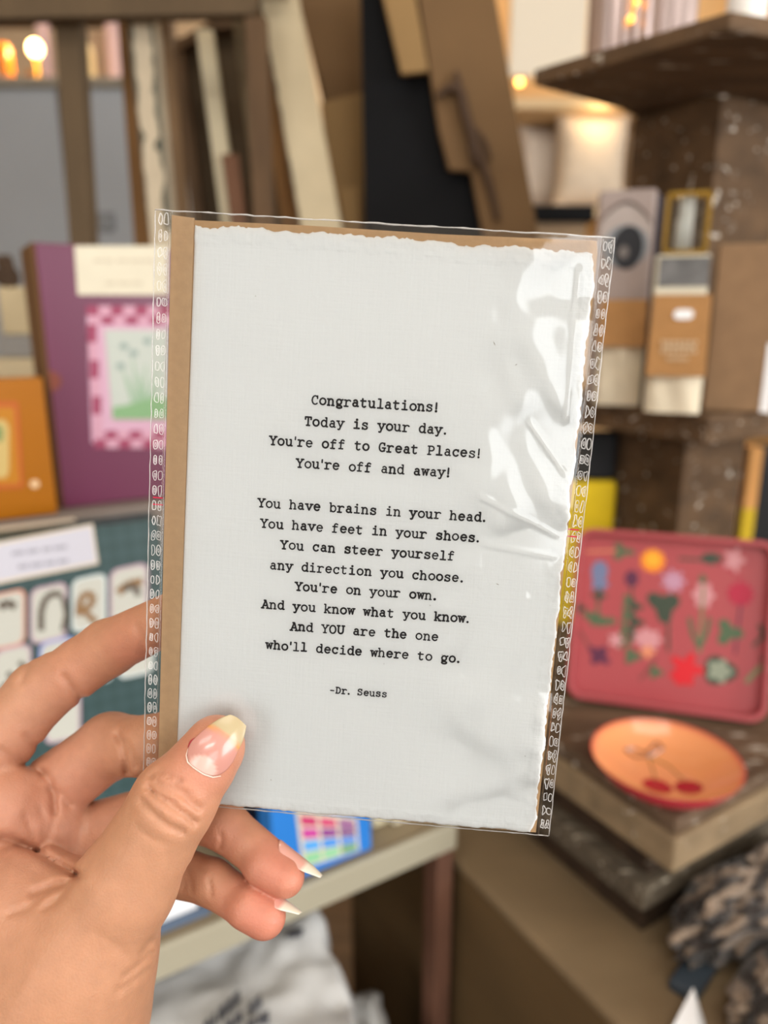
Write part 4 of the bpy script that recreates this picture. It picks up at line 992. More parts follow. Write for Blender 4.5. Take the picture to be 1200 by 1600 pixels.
q = MB(); q.tube([gp(.48, .015, .002), gp(.48, .015, hh * .55), gp(.5, .015, hh * .62), gp(.5, .015, hh * 1.0)], [.0085, .008, .0072, .007], 14)
q.build('highlight_tube', M('highlight_white', '#f6fafb', 0.08, spec=.8, coat=1.0), g, True)  # white tube stands in for the bright highlight strip in the glass

# ---- goods on the top shelf
b = MB(); cx, cy = .236, .765; n = 60; vs_ = []; fs_ = []
for j, zz in enumerate((0, .004, .17, .175)):
    for i in range(n):
        a = 2 * math.pi * i / n; r_ = .046 + (.0016 if i % 2 else -.0016); r_ *= (.97 if j in (0,) else 1); vs_.append((cx + r_ * math.cos(a), cy + r_ * math.sin(a), ZT + .0141 + zz))
for j in range(3):
    for i in range(n): fs_.append([j * n + i, j * n + (i + 1) % n, (j + 1) * n + (i + 1) % n, (j + 1) * n + i])
fs_ += [list(range(n))[::-1], [3 * n + i for i in range(n)]]
b.add(vs_, fs_); can = tag(b.build('ribbed_canister', M('tinsel', '#b9a7a2', .28, metal=.75, var=.15, scale=80, stretch=(1, 1, .05))), 'ribbed silvery canister standing on the top shelf', 'canister')
b = MB()
for k in range(7):
    a = math.radians(-118 + 5 * math.sin(k * 2.1)); b.ball((cx + .049 * math.cos(a), cy + .049 * math.sin(a), ZT + .036 + .013 * k), .003, seg=10, ring=8)
b.tube([(cx + .0485 * math.cos(math.radians(-118 + 5 * math.sin(k * 2.1))), cy + .0485 * math.sin(math.radians(-118 + 5 * math.sin(k * 2.1))), ZT + .036 + .013 * k) for k in range(7)], .0006, 6)
tag(b.build('light_strand', emis('warm_strand_glow', '#ffb04a', 3.0), can, True), 'strand of tiny warm lights')
b = MB(); b.lathe((.318, .735, ZT + .0141), [(0.0001, 0), (.016, 0), (.017, .002), (.016, .12), (.0001, .12)], 28)
tag(b.build('white_pillar_candle', M('white_wax', '#f4f1ea', .4, sub=.2), smooth=False, bev=.001), 'white pillar candle on the top shelf beside the silvery canister', 'candle')

# yellow and black things behind the lower post
def slab(name, pts, Y, thick, mat, label, cat, ztop=None, group=None, parent=None, bev=.002):
    P_ = [onY(x, y, Y) for x, y in pts]; b = MB(); b.prism(P_, (0, thick, 0)); o = b.build(name, mat, parent, bev=bev)
    if parent is None: tag(o, label, cat, group)
    return o
yb = empty('yellow_bag', AB(*(0.56, .74), ZS), 'black and yellow bag standing behind the pink tray', 'bag')
zb = ZS
def ybox(pxl, pxr, pyt, Y, th_, mat, nm, lo_z=None, top_z=None):
    a = onY(pxl, 800, Y); c = onY(pxr, 800, Y); t = onY(pxl, pyt, Y)
    b = MB(); b.box(a.x, c.x, Y, Y + th_, lo_z if lo_z is not None else zb, t.z if top_z is None else top_z); return b.build(nm, mat, yb, bev=.006), t.z
_, zt = ybox(850, 962, 752, .86, .03, M('yellow_cloth', '#d9b813', .7, var=.08, scale=30), 'yellow_panel', ZS + .0005)
ybox(850, 958, 676, .862, .026, M('black_cloth', '#121214', .7), 'black_panel', zt)
pb = empty('paint_box', (onY(1190, 700, .93).x, .93, ZS), 'orange and black packet at the right edge behind the tower post', 'packet')
x0 = onY(1166, 760, .93).x; x1 = onY(1186, 760, .93).x; x2 = onY(1260, 760, .93).x; zt = onY(1180, 700, .93).z; zm = onY(1180, 795, .93).z
b = MB(); b.box(x0, x1, .93, .96, zm, zt); b.build('orange_band', M('orange_card', '#d79a55', .6), pb)
b = MB(); b.box(x0, x1, .93, .96, ZS, zm); b.build('yellow_band', M('yellow_card', '#cfae18', .6), pb)
b = MB(); b.box(x1, x2, .93, .96, ZS, zt); b.build('black_front', M('black_card', '#0f0f10', .6), pb)

# ------------------------------------------------------------------ display table on the left
ZD = 1.0; BF = 0.472
tbl = empty('display_table', AB(-.05, .75, 0), 'cream topped table carrying the boxed stationery', 'table')
b = MB(); b.boxAB(-.55, .362, BF, .90, ZD - .022, ZD); b.build('tabletop', M('cream_tabletop', '#8f8066', .5, var=.06, scale=8), tbl, bev=.004)
b = MB(); b.boxAB(-.55, .363, BF - .006, BF, ZD - .026, ZD + .002); b.build('table_edge', M('pale_edge', '#a9a28d', .45), tbl, bev=.002)
redwood = M('reddish_leg', '#6e4c3c', .6, var=.2, scale=12, stretch=(3, 3, 1))
for a_ in (.343, -.52):
    for b__ in (BF - .003, .86):
        b = MB(); b.boxAB(a_, a_ + .019, b__, b__ + .022, 0, ZD - .022); b.build('table_leg', redwood, tbl, bev=.002)
b = MB(); b.boxAB(-.52, .34, .84, .855, .12, ZD - .03); b.build('back_panel', M('dark_panel', '#2c1f18', .8, var=.2, scale=8), tbl)
b = MB(); b.boxAB(-.55, .19, BF + .05, .835, .885, .90); b.build('lower_shelf', M('brown_board', '#4c3628', .7, var=.2, scale=9), tbl, bev=.002)
b = MB(); p0 = AB(.10, .70, .885); p1 = AB(.345, .70, .40)
b.prism([p0, p0 + AX * .05, p1 + AX * .0, p1 - AX * .05], BX * .02); b.build('brace', M('brown_brace', '#57402f', .7, var=.2, scale=9), tbl, bev=.002)

# blue box of colours at the front edge of the table
def panel_box(name, A_l, A_r, B_, z0, h_, th_, lean_, mat, label, cat, group=None):
    """upright box in the furniture frame, front at b=B_, leaning back by lean_"""
    root = empty(name, AB((A_l + A_r) / 2, B_ + th_ / 2, z0), label, cat, group); w_ = A_r - A_l; s_, c_ = math.sin(lean_), math.cos(lean_)
    f = lambda x, d, y: AB(A_l + w_ * x, B_ + d * c_ + y * s_, z0 + y * c_ - d * s_ * (1 if d < 0 else 0) )
    b = MB(); b.hexa([f(0, 0, 0), f(1, 0, 0), f(1, th_, 0), f(0, th_, 0), f(0, 0, h_), f(1, 0, h_), f(1, th_, h_), f(0, th_, h_)])
    b.build('carton', mat, root, bev=.0015)
    nrm = (BX * c_ - ZX * s_)
    def uvp(px, py):
        p = onplane(px, py, f(0, 0, 0), nrm); return (p.dot(AX) - A_l) / w_, (p.z - z0) / c_
    return root, f, w_, uvp
def quads(root, name, f, polys, mats, off=.0006):
    b = MB()
    for k, (pts, mi) in enumerate(polys):
        o_ = off + 2e-5 * k; n = len(pts)
        b.prism([f(x, -o_, y) for x, y in pts], f(0, 0, 0) - f(0, -o_, 0), mi)
    return b.build(name, mats, root)
blue = M('blue_card', '#2f7fd4', .35, var=.05, scale=12)
aL, _ = onB(430, 1390, .478); aR, _ = onB(581, 1342, .478)
root, f, w_, uvp = panel_box('blue_paint_box', aL, aR, .478, ZD + .0005, .135, .03, .05, blue, 'bright blue box with a chart of colour swatches behind the fingertips', 'box')
c4 = [uvp(*p) for p in ((473, 1357), (561, 1328), (557, 1278), (461, 1262))]
quads(root, 'swatch_chart', f, [(c4, 0)], [cream], .0005)
sw = ['#c63a6f', '#cf3f74', '#8d3f8f', '#c9479f', '#8e3d92', '#7a3a86', '#5aaaf0', '#3c93ea', '#3f86e0', '#8fcf9f', '#8fd0a2', '#5d9f74']
polys = []
for r_ in range(4):
    for c_ in range(3):
        x0 = .06 + c_ * .315; x1 = x0 + .26; y0 = .06 + (3 - r_) * .22; y1 = y0 + .17
        def bl(x, y): p = [c4[0][k] * (1 - x) * (1 - y) + c4[1][k] * x * (1 - y) + c4[2][k] * x * y + c4[3][k] * (1 - x) * y for k in (0, 1)]; return tuple(p)
        polys.append(([bl(x0, y0), bl(x1, y0), bl(x1, y1), bl(x0, y1)], r_ * 3 + c_))
quads(root, 'swatches', f, polys, [M('swatch_%s' % s_[1:], s_, .5) for s_ in sw], .0009)
polys = []
for i in range(9):
    x = 496 + i * 6; y = 1374 - i * 2.1; polys.append(([uvp(x, y), uvp(x + 4, y - 1.4), uvp(x + 4, y - 6), uvp(x, y - 4.6)], 0))
quads(root, 'small_print', f, polys, [M('pale_blue_print', '#8db8ea', .5)], .0008)
aL, _ = onB(392, 1300, .54); aR, _ = onB(440, 1290, .54)
root, f, w_, uvp = panel_box('navy_box', aL - .03, aR, .54, ZD + .0005, .125, .03, 0, M('navy_card', '#141c30', .5), 'dark navy box just left of the blue box', 'box')
# paper pads lying on the table
def slab_on_table(name, pxs, z0, h_, mat, label, cat, bev=.001):
    P_ = [onz(x, y, z0) for x, y in pxs]; b = MB(); b.prism(P_, (0, 0, h_)); return tag(b.build(name, mat, bev=bev), label, cat)
p0 = AB(.02, BF + .012, 0)
b = MB(); b.boxAB(-.16, .133, BF + .008, .575, ZD + .0005, ZD + .006); tag(b.build('blue_grey_folder', M('blue_grey_card', '#5c6b80', .6), bev=.001), 'thin blue-grey folder under the white paper pad', 'folder')
b = MB(); b.boxAB(-.15, .125, BF + .012, .572, ZD + .0065, ZD + .022); tag(b.build('white_paper_pad', M('pad_paper', '#eef0f3', .6), bev=.002), 'white paper pad lying at the front of the table behind the little finger', 'paper pad')
for k, (px, py, c) in enumerate(((600, 1290, '#d9cfae'), (632, 1286, '#e6dcc0'))):
    p = onz(px, py, ZD); a_, b__ = p.dot(AX), p.dot(BX)
    b = MB(); b.boxAB(a_ - .012, a_ + .016, b__, b__ + .02, ZD + .0005, ZD + .03); tag(b.build('label_tin', M('tin_%d' % k, c, .5), bev=.003), ('small cream tin on the table right of the blue box', 'pale cream tin nearest the right end of the table')[k], 'tin')
p = onz(612, 1291, ZD); a_, b__ = p.dot(AX), p.dot(BX)

# riser behind, with the purple box and the amber packet
b = MB(); b.boxAB(-.35, .34, .705, .88, ZD + .0005, 1.28); tag(b.build('display_riser', M('grey_riser', '#7b7068', .7, var=.12, scale=10), bev=.003), 'grey wooden riser block at the back of the table', 'riser')
BPF = .728
aL, _ = onB(99, 790, BPF); aR = aL + .175; _, zt = onB(140, 383, BPF)
mauve = M('mauve_card', '#672c48', .33, var=.03, scale=10, spec=.5)
root, f, w_, uvp = panel_box('mauve_card_box', aL, aR, BPF, 1.2805, zt - 1.2805, .085, 0, mauve, 'mauve box with a cream label and a pink checked picture frame', 'box')
b = MB(); b.hexa([f(-.012, .001, 0), f(0, .0, 0), f(0, .085, 0), f(-.012, .085, 0), f(-.012, .001, zt - 1.2805), f(0, 0, zt - 1.2805), f(0, .085, zt - 1.2805), f(-.012, .085, zt - 1.2805)])
b.build('kraft_side', M('brown_kraft_side', '#6b4c2c', .8), root)
quads(root, 'title_label', f, [([uvp(121, 461), uvp(262, 461), uvp(262, 384), uvp(116, 384)], 0)], [cream])
polys = []
for yy, xs in ((405, ((146, 160), (163, 176), (182, 200), (203, 222), (224, 240))), (440, ((165, 180), (184, 203), (206, 222)))):
    for x0, x1 in xs: polys.append(([uvp(x0, yy + 5), uvp(x1, yy + 5), uvp(x1, yy), uvp(x0, yy)], 0))
quads(root, 'label_print', f, polys, [M('faint_print', '#c3b8a3', .8)], .0009)
polys = [([uvp(143, 692), uvp(262, 692), uvp(262, 482), uvp(135, 482)], 0)]
ck = 0
for i in range(7):
    x0 = 135 + i * 19; polys.append(([uvp(x0, 493 + 0), uvp(x0 + 19, 493), uvp(x0 + 19, 478), uvp(x0, 478)], 1 if i % 2 else 2)); polys.append(([uvp(x0 + 4, 507), uvp(x0 + 23, 507), uvp(x0 + 23, 494), uvp(x0 + 4, 494)], 2 if i % 2 else 1))
    polys.append(([uvp(x0 + 12, 700), uvp(x0 + 31, 700), uvp(x0 + 31, 686), uvp(x0 + 12, 686)], 1 if i % 2 else 2)); polys.append(([uvp(x0 + 10, 686), uvp(x0 + 29, 686), uvp(x0 + 29, 673), uvp(x0 + 10, 673)], 2 if i % 2 else 1))
for i in range(6):
    y0 = 507 + i * 28; x0 = 135 + (y0 - 480) * .062; polys.append(([uvp(x0, y0 + 28), uvp(x0 + 14, y0 + 28), uvp(x0 + 14, y0), uvp(x0, y0)], 1 if i % 2 else 2))
polys += [([uvp(175, 655), uvp(262, 655), uvp(262, 515), uvp(163, 515)], 3), ([uvp(176, 655), uvp(262, 655), uvp(262, 622), uvp(230, 618), uvp(200, 632), uvp(175, 636)], 4)]
for (xa, ya, xb, yb_) in ((205, 630, 190, 575), (215, 625, 205, 560), (222, 622, 226, 570), (228, 625, 245, 572), (212, 628, 198, 590), (235, 622, 252, 590), (220, 626, 215, 585)):
    polys.append(([uvp(xa, ya), uvp(xa + 6, ya), uvp(xb + 2, yb_), uvp(xb, yb_)], 5))
for cx, cy in ((193, 541), (230, 533), (188, 572), (208, 552)):
    polys.append(([uvp(cx + 9 * math.cos(a * math.pi / 5) * (1 if a % 2 else .6), cy + 7 * math.sin(a * math.pi / 5) * (1 if a % 2 else .6)) for a in range(10)][::-1], 6))
quads(root, 'flower_picture', f, polys, [M('pk0', '#c9a0b4', .6), M('pk1', '#c796a8', .6), M('pk2', '#96405c', .6), M('pk3', '#b9bfb6', .6), M('pk4', '#7fa577', .6), M('pk5', '#93ad92', .6), M('pk6', '#8a9a94', .6)], .0006)
pts = []
for i in range(16):
    a = math.radians(-90 + 180 * i / 15); pts.append(uvp(74 + 22 * math.cos(a), 596 + 17 * math.sin(a)))
e0 = pts[0][1]; e1 = pts[-1][1]; pts = [(max(0.001, x), y) for x, y in pts] + [(0.001, e1), (0.001, e0)]
quads(root, 'thumb_notch', f, [(pts, 0)], [M('notch_brown', '#7b4032', .7)])
aR2, _ = onB(94, 795, .722); aL2 = aR2 - .15; _, zt = onB(40, 590, .722)
b0 = .71
aR2, _ = onB(90, 795, b0); _, zt = onB(40, 591, b0)
root, f, w_, uvp = panel_box('amber_card_box', aL2, min(aR2, aL - .004), b0, 1.2805, zt - 1.2805, .03, 0, M('amber_card', '#a2620c', .3, var=.05, scale=10), 'amber orange box with a framed picture at the left edge', 'box')
quads(root, 'picture_frame', f, [([uvp(-60, 768), uvp(37, 762), uvp(28, 628), uvp(-60, 628)], 0), ([uvp(-60, 760), uvp(31, 756), uvp(22, 636), uvp(-60, 636)], 1), ([uvp(-40, 748), uvp(10, 746), uvp(14, 735), uvp(14, 668), uvp(8, 656), uvp(-40, 656)], 2), ([uvp(-20, 690), uvp(4, 690), uvp(6, 672), uvp(0, 664), uvp(-20, 664)], 3)],
      [M('am0', '#b3561f', .5), M('am1', '#b37410', .45), M('am2', '#c2a868', .5), M('am3', '#7d8a54', .5)])
p = [uvp(54 + 7 * math.cos(a * math.pi / 6), 756 + 6 * math.sin(a * math.pi / 6)) for a in range(12)][::-1]
quads(root, 'pearl_dot', f, [(p, 0)], [M('am4', '#e8c79c', .4)], .0012)

# white card and the green checked box in front of the riser
aL, zt = onB(-60, 828, .69); aR, zt2 = onB(114, 806, .69)
root, f, w_, uvp = panel_box('white_card_box', aL - .05, aR, .664, ZD + .0005, zt2 - ZD, .012, .02, M('ivory_card', '#dcd0bd', .7), 'flat ivory box standing between the green box and the riser', 'box')
def plaid():
    m = bpy.data.materials.new('green_plaid'); m.use_nodes = True; nt = m.node_tree; N = nt.nodes; L = nt.links; p = N['Principled BSDF']; p.inputs['Roughness'].default_value = .5
    tc = N.new('ShaderNodeTexCoord'); mp = N.new('ShaderNodeMapping'); mp.inputs['Rotation'].default_value = (0, 0, -TH); L.new(tc.outputs['Object'], mp.inputs['Vector'])
    sx_ = N.new('ShaderNodeSeparateXYZ'); L.new(mp.outputs['Vector'], sx_.inputs[0]); o_ = []
    for k in ('X', 'Z'):
        a = N.new('ShaderNodeMath'); a.operation = 'MULTIPLY'; a.inputs[1].default_value = 2 * math.pi / .013; L.new(sx_.outputs[k], a.inputs[0])
        s_ = N.new('ShaderNodeMath'); s_.operation = 'SINE'; L.new(a.outputs[0], s_.inputs[0]); g_ = N.new('ShaderNodeMath'); g_.operation = 'GREATER_THAN'; g_.inputs[1].default_value = 0; L.new(s_.outputs[0], g_.inputs[0]); o_.append(g_.outputs[0])
    ad = N.new('ShaderNodeMath'); ad.operation = 'ADD'; L.new(o_[0], ad.inputs[0]); L.new(o_[1], ad.inputs[1]); h_ = N.new('ShaderNodeMath'); h_.operation = 'MULTIPLY'; h_.inputs[1].default_value = .5; L.new(ad.outputs[0], h_.inputs[0])
    mx = N.new('ShaderNodeMix'); mx.data_type = 'RGBA'; mx.inputs['A'].default_value = lin('#243f3f'); mx.inputs['B'].default_value = lin('#30494a'); L.new(h_.outputs[0], mx.inputs['Factor']); L.new(mx.outputs['Result'], p.inputs['Base Color']); return m
BG = .585
aR, zt = onB(262, 800, BG); aL, _ = onB(-70, 850, BG); _, zt = onB(120, 836, BG + .024)
root, f, w_, uvp = panel_box('green_checked_box', aL, aR, BG, ZD + .0005, zt - ZD + .004, .03, .10, plaid(), 'dark green checked box with a white title strip and rows of picture tiles', 'box')
quads(root, 'title_label', f, [([uvp(-60, 924), uvp(154, 881), uvp(145, 818), uvp(-60, 858)], 0), ([uvp(-60, 918), uvp(150, 877), uvp(142, 823), uvp(-60, 863)], 1)], [M('label_border', '#d3c6b4', .6), M('title_label', '#c2c1cb', .6)])
polys = []
for y0, xs in ((862, ((18, 38), (42, 60), (66, 80), (84, 104))), (884, ((28, 44), (48, 66), (70, 86), (90, 106)))):
    for x0, x1 in xs:
        yy = y0 - (x0 - 18) * .13; yb_ = y0 - (x1 - 18) * .13; polys.append(([uvp(x0, yy + 6), uvp(x1, yb_ + 6), uvp(x1, yb_), uvp(x0, yy)], 0))
quads(root, 'label_print', f, polys, [M('grey_print', '#9d9ba6', .7)], .0009)
def tile(cx, cy, w2, h2, border):
    pts = []
    for sx_, sy_, a0 in ((1, 1, 0), (-1, 1, 90), (-1, -1, 180), (1, -1, 270)):
        for i in range(5):
            a = math.radians(a0 + 90 * i / 4); r_ = min(w2, h2) * .45
            x = sx_ * (w2 - r_) + r_ * math.cos(a); y = sy_ * (h2 - r_) + r_ * math.sin(a); pts.append(uvp(cx + x, cy - y - x * .22))
    return (pts, border)
polys = []
tiles = [(12, 968, 28, 44, 1), (76, 958, 29, 44, 2), (139, 942, 27, 42, 3), (201, 928, 30, 44, 2), (20, 1052, 29, 42, 2), (90, 1040, 29, 42, 4), (150, 1026, 27, 42, 3), (212, 1016, 28, 40, 3), (30, 1130, 28, 40, 1), (98, 1118, 28, 40, 2)]
for cx, cy, w2, h2, bd in tiles:
    polys.append(tile(cx, cy, w2, h2, bd)); polys.append(tile(cx, cy, w2 - 4, h2 - 4, 0))
tile_polys = polys; tile_mats = [M('tile_white', '#bdbdb3', .6), M('tile_coral', '#c98d78', .6), M('tile_mauve', '#b49aa6', .6), M('tile_pale', '#c6d0cf', .6), M('tile_blue', '#8f9ad0', .6)]
polys = []
def strokes(pts, w, mi):
    for (x0, y0), (x1, y1) in zip(pts[:-1], pts[1:]):
        d = math.hypot(x1 - x0, y1 - y0); ox, oy = -(y1 - y0) / d * w, (x1 - x0) / d * w
        polys.append(([uvp(x0 + ox, y0 + oy), uvp(x0 - ox, y0 - oy), uvp(x1 - ox, y1 - oy), uvp(x1 + ox, y1 + oy)], mi))
strokes([(64, 985), (64, 955), (70, 936), (84, 926), (96, 930)], 5, 0); strokes([(98, 932), (104, 960), (98, 985)], 4, 0); strokes([(0, 950), (10, 940), (24, 948)], 6, 0)
strokes([(122, 962), (124, 940), (134, 926), (146, 930), (142, 946), (128, 952), (150, 972)], 5, 1); strokes([(184, 926), (200, 912), (222, 908)], 6, 1); strokes([(192, 920), (210, 914), (216, 930)], 5, 0)
strokes([(12, 1050), (22, 1062), (36, 1060), (40, 1044), (30, 1034)], 4, 0); strokes([(2, 1080), (14, 1066), (30, 1076)], 5, 0); strokes([(82, 1050), (96, 1030)], 5, 0); strokes([(200, 1020), (220, 1004)], 5, 1)
quads(root, 'picture_tiles', f, tile_polys + [(q_, m_ + 5) for q_, m_ in polys], tile_mats + [M('drawing_dark', '#5f564c', .7), M('drawing_brown', '#8a6a48', .7)], .0006)

# white cotton totes piled on the lower shelf
def cloth_pile(name, c00, c10, c11, c01, z0, h_, mat, label, cat, seed, amp=.006):
    n1, n2 = 40, 34; vs_ = np.zeros((n1, n2, 3))
    for i in range(n1):
        for j in range(n2):
            x, y = i / (n1 - 1), j / (n2 - 1)
            p = c00 * (1 - x) * (1 - y) + c10 * x * (1 - y) + c11 * x * y + c01 * (1 - x) * y
            e = min(x, 1 - x, y, 1 - y); k = min(1, e / .06)
            vs_[i, j] = (p.x, p.y, z0 + h_ * math.sqrt(max(0, 1 - (1 - k) ** 2)))
    X, Y = np.meshgrid(np.arange(n1), np.arange(n2), indexing='ij'); e = np.minimum(np.minimum(X, n1 - 1 - X), np.minimum(Y, n2 - 1 - Y)); k = np.clip(e / 2.5, 0, 1)
    vs_[..., 2] += k * amp * ((vnoise(X + Y * .5, Y - X * .3, seed, .12) - .5) * 2 + (vnoise(X, Y, seed + 1, .3) - .5)) * (.3 + 1.4 * X / n1)
    wob = (vnoise(X, Y, seed + 2, .22) - .5) * .018 * (1 - k); vs_[..., 0] += wob; vs_[..., 1] += (vnoise(X, Y, seed + 3, .22) - .5) * .018 * (1 - k)
    id_ = np.arange(n1 * n2).reshape(n1, n2); q = np.stack([id_[:-1, :-1], id_[1:, :-1], id_[1:, 1:], id_[:-1, 1:]], -1).reshape(-1, 4).tolist()
    top = vs_.reshape(-1, 3); ring = np.concatenate([id_[0, :], id_[1:, -1], id_[-1, -2::-1], id_[-2:0:-1, 0]]); q.append(ring.tolist())
    o = mk(name, top, q, mat, smooth=True, loc=tuple(top.mean(0) * [1, 1, 0] + np.array([0, 0, z0]))); recalc(o); tag(o, label, cat); return o, vs_
totem = M('white_canvas', '#c6c6c4', .9, bump=.3, bscale=500)
ZP = .9005
zq = ZP + .03
c00, c10, c11, c01 = onz(130, 1720, zq), onz(590, 1640, zq), onz(500, 1400, zq), onz(150, 1500, zq)
tote, tvs = cloth_pile('canvas_tote', c00, c10, c11, c01, ZP, .03, totem, 'folded white canvas tote with rows of black lettering under the table', 'tote bag', 3)
# its lettering is out of focus in the photograph: rows of dark blocks
b = MB()
def row(p0, p1, blocks, hgt):
    for t0, t1 in blocks:
        qd = []
        for t, s_ in ((t0, 0), (t1, 0), (t1, 1), (t0, 1)):
            x = p0[0] + (p1[0] - p0[0]) * t; y = p0[1] + (p1[1] - p0[1]) * t - s_ * hgt; qd.append(onz(x, y, zq + .0095))
        b.prism(qd, (0, 0, -.008))
row((318, 1606), (374, 1553), ((0, .18), (.24, .32), (.42, .6), (.64, .8), (.84, 1)), 8); row((352, 1606), (408, 1560), ((0, .2), (.25, .45), (.65, .8), (.84, 1)), 8); row((385, 1606), (420, 1585), ((0, .4), (.5, 1)), 8)
b.build('lettering', M('black_lettering', '#4a4a4e', .8), tote)
b = MB(); b.prism([onz(x, y, zq + .008) for x, y in ((448, 1463), (470, 1457), (474, 1450), (460, 1450), (449, 1456))], (0, 0, -.006)); b.build('printed_mark', M('black_lettering', '#2f2f33', .8), tote)
zq2 = ZP - .12
c00, c10, c11, c01 = onz(480, 1740, zq2), onz(650, 1720, zq2), onz(592, 1535, zq2), onz(490, 1550, zq2)
b = MB(); b.boxAB(-.05, .30, BF - .22, BF + .10, 0.0, ZP - .1505)
tag(b.build('storage_crate', dark_brown, bev=.003), 'dark brown storage crate on the floor under the table', 'crate')
cloth_pile('cotton_cloth', c00, c10, c11, c01, ZP - .150, .03, totem, 'crumpled white cotton cloth lying right of the lettered tote', 'cloth', 13, .01)

# things at the very bottom
p = onz(846, 1592, .68); rb = MB(); rb.ball(p + Vector((0, 0, .0)), .026, seg=28, ring=16)
tag(rb.build('red_bauble', M('red_knit', '#8d2f38', .7, var=.35, scale=220, bump=.5, bscale=400), smooth=True), 'dark red speckled ball at the bottom edge of the frame', 'ball')
p2 = onz(806, 1606, .68); rb = MB(); rb.ball(p2, .026, .024, .024, seg=28, ring=16)
tag(rb.build('beige_bauble', M('beige_knit', '#8d8272', .8, var=.15, scale=120), smooth=True), 'beige ball beside the red speckled ball', 'ball')
b = MB(); b.box(p2.x - .05, p.x + .05, min(p.y, p2.y) - .06, max(p.y, p2.y) + .05, 0.0, .655)
tag(b.build('floor_bin', dark_brown, bev=.004), 'dark bin on the floor holding the small balls', 'bin')

# ------------------------------------------------------------------ rack of old boards behind the card
ZR = 1.27
b = MB(); b.box(-.58, .28, .985, 1.225, ZR - .02, ZR); rk = empty('board_rack', (-.1, 1.2, 0), 'brown wooden rack that holds the leaning boards', 'rack')
b.build('rack_shelf', dark_brown, rk)
for x in (-.57, .21):
    for y in (.988, 1.18):
        b = MB(); b.box(x, x + .03, y, y + .03, 0, ZR - .02); b.build('rack_leg', dark_brown, rk)
old = M('old_brown_board', '#735a3f', .8, var=.2, scale=8, stretch=(5, 5, 1))
old_d = M('old_dark_board', '#5b452f', .8, var=.25, scale=8, stretch=(5, 5, 1))
old_o = M('old_orange_board', '#7d5932', .8, var=.2, scale=8, stretch=(5, 5, 1))
olive = M('olive_board', '#5b4a35', .8, var=.15, scale=8, stretch=(5, 5, 1))
chip = M('chipped_white_paint', '#c0b198', .8, var=.10, scale=26, fleck='#48504a', fleck_at=.62, fscale=34, stretch=(1.6, 1, .8))
creamb = M('cream_painted_board', '#c4b494', .8, var=.08, scale=20, fleck='#8a7a60', fleck_at=.70, fscale=30)
ply = M('kraft_plywood', '#6f5435', .8, var=.12, scale=7)
ply_l = M('light_plywood', '#92744a', .8, var=.10, scale=7)
def board(pt0, pt1, pb0, pb1, Y, th_, mat, label, name='old_board', cat='board', cut=None, extra=None, bev=.002):
    """a leaning plank: top edge pt0-pt1 and the direction of its sides from the photograph; it goes on down to the rack"""
    a0, a1, c0, c1 = onY(*pt0, Y), onY(*pt1, Y), onY(*pb0, Y), onY(*pb1, Y)
    e0 = c0; e1 = c1
    if cut is None:
        e0 = a0 + (c0 - a0) * ((a0.z - ZR) / (a0.z - c0.z)); e1 = a1 + (c1 - a1) * ((a1.z - ZR) / (a1.z - c1.z)); e0.z = e1.z = ZR + .002
    b = MB(); b.prism([a0, a1, e1, e0], (0, th_, 0)); o = b.build(name, mat, bev=bev); tag(o, label, cat, None); return o
board((76, -60), (117, -60), (107, 378), (142, 378), 1.00, .03, olive, 'olive brown upright board in front of the grey cabinet', bev=.003)
board((176, -60), (200, -60), (209, 378), (236, 378), 1.06, .02, old_o, 'thin orange brown board left of the chipped white plank')
board((190, -60), (232, -60), (233, 360), (268, 360), 1.00, .035, chip, 'old white plank with chipped dark green paint edges', name='chipped_plank', cat='plank')
board((236, -60), (256, -60), (270, 360), (294, 360), 1.03, .02, old, 'thin brown board right of the chipped white plank')
def worn(owner, top, bot, side, Y, w, seed, n=46):
    """ragged strip of bare dark wood along one edge of a painted plank"""
    rnd = random.Random(seed); b = MB(); a = onY(*top, Y); c = onY(*bot, Y); W_ = []
    x = w * .5
    for i in range(n + 1):
        x = max(w * .12, min(w, x + rnd.uniform(-.3, .3) * w)); W_.append(x * (2.1 if rnd.random() < .06 else 1))
    for i in range(n):
        t0, t1 = i / n, (i + 1) / n; p0 = a + (c - a) * t0; p1 = a + (c - a) * t1
        q = [p0, p1, p1 + Vector((side * W_[i + 1], 0, 0)), p0 + Vector((side * W_[i], 0, 0))]
        b.prism([v + Vector((0, -.0012, 0)) for v in q], (0, .0012, 0))
    o0 = org(owner); o = b.build('worn_edge', M('worn_green_wood', '#555549', .85, var=.4, scale=60), owner); tag(o, 'chipped edge of bare dark wood')
pk_ = [o for o in bpy.data.objects if o.name == 'chipped_plank'][0]
worn(pk_, (190, -60), (233, 360), 1, 1.0, .006, 5); worn(pk_, (232, -60), (268, 360), -1, 1.0, .008, 6)
# old frame with a dark back
fr = empty('framed_panel', (onY(330, 300, 1.12).x, 1.12, ZR), 'old wooden framed panel with a dark back among the boards', 'panel')
def fpart(pts, Y, th_, mat, nm):
    b = MB(); b.prism([onY(x, y, Y) for x, y in pts], (0, th_, 0)); return b.build(nm, mat, fr, bev=.001)
def down(pt, pb, Y):
    a, c = onY(*pt, Y), onY(*pb, Y); e = a + (c - a) * ((a.z - ZR - .0005) / (a.z - c.z)); return e
def fboard(pt0, pt1, pb0, pb1, Y, th_, mat, nm):
    b = MB(); b.prism([onY(*pt0, Y), onY(*pt1, Y), down(pt1, pb1, Y), down(pt0, pb0, Y)], (0, th_, 0)); return b.build(nm, mat, fr, bev=.001)
fboard((268, 62), (400, 22), (300, 345), (440, 345), 1.15, .01, M('frame_back', '#54442f', .8, var=.15, scale=6), 'frame_back')
fboard((266, 66), (284, 60), (300, 345), (318, 345), 1.12, .03, old_d, 'frame_side')
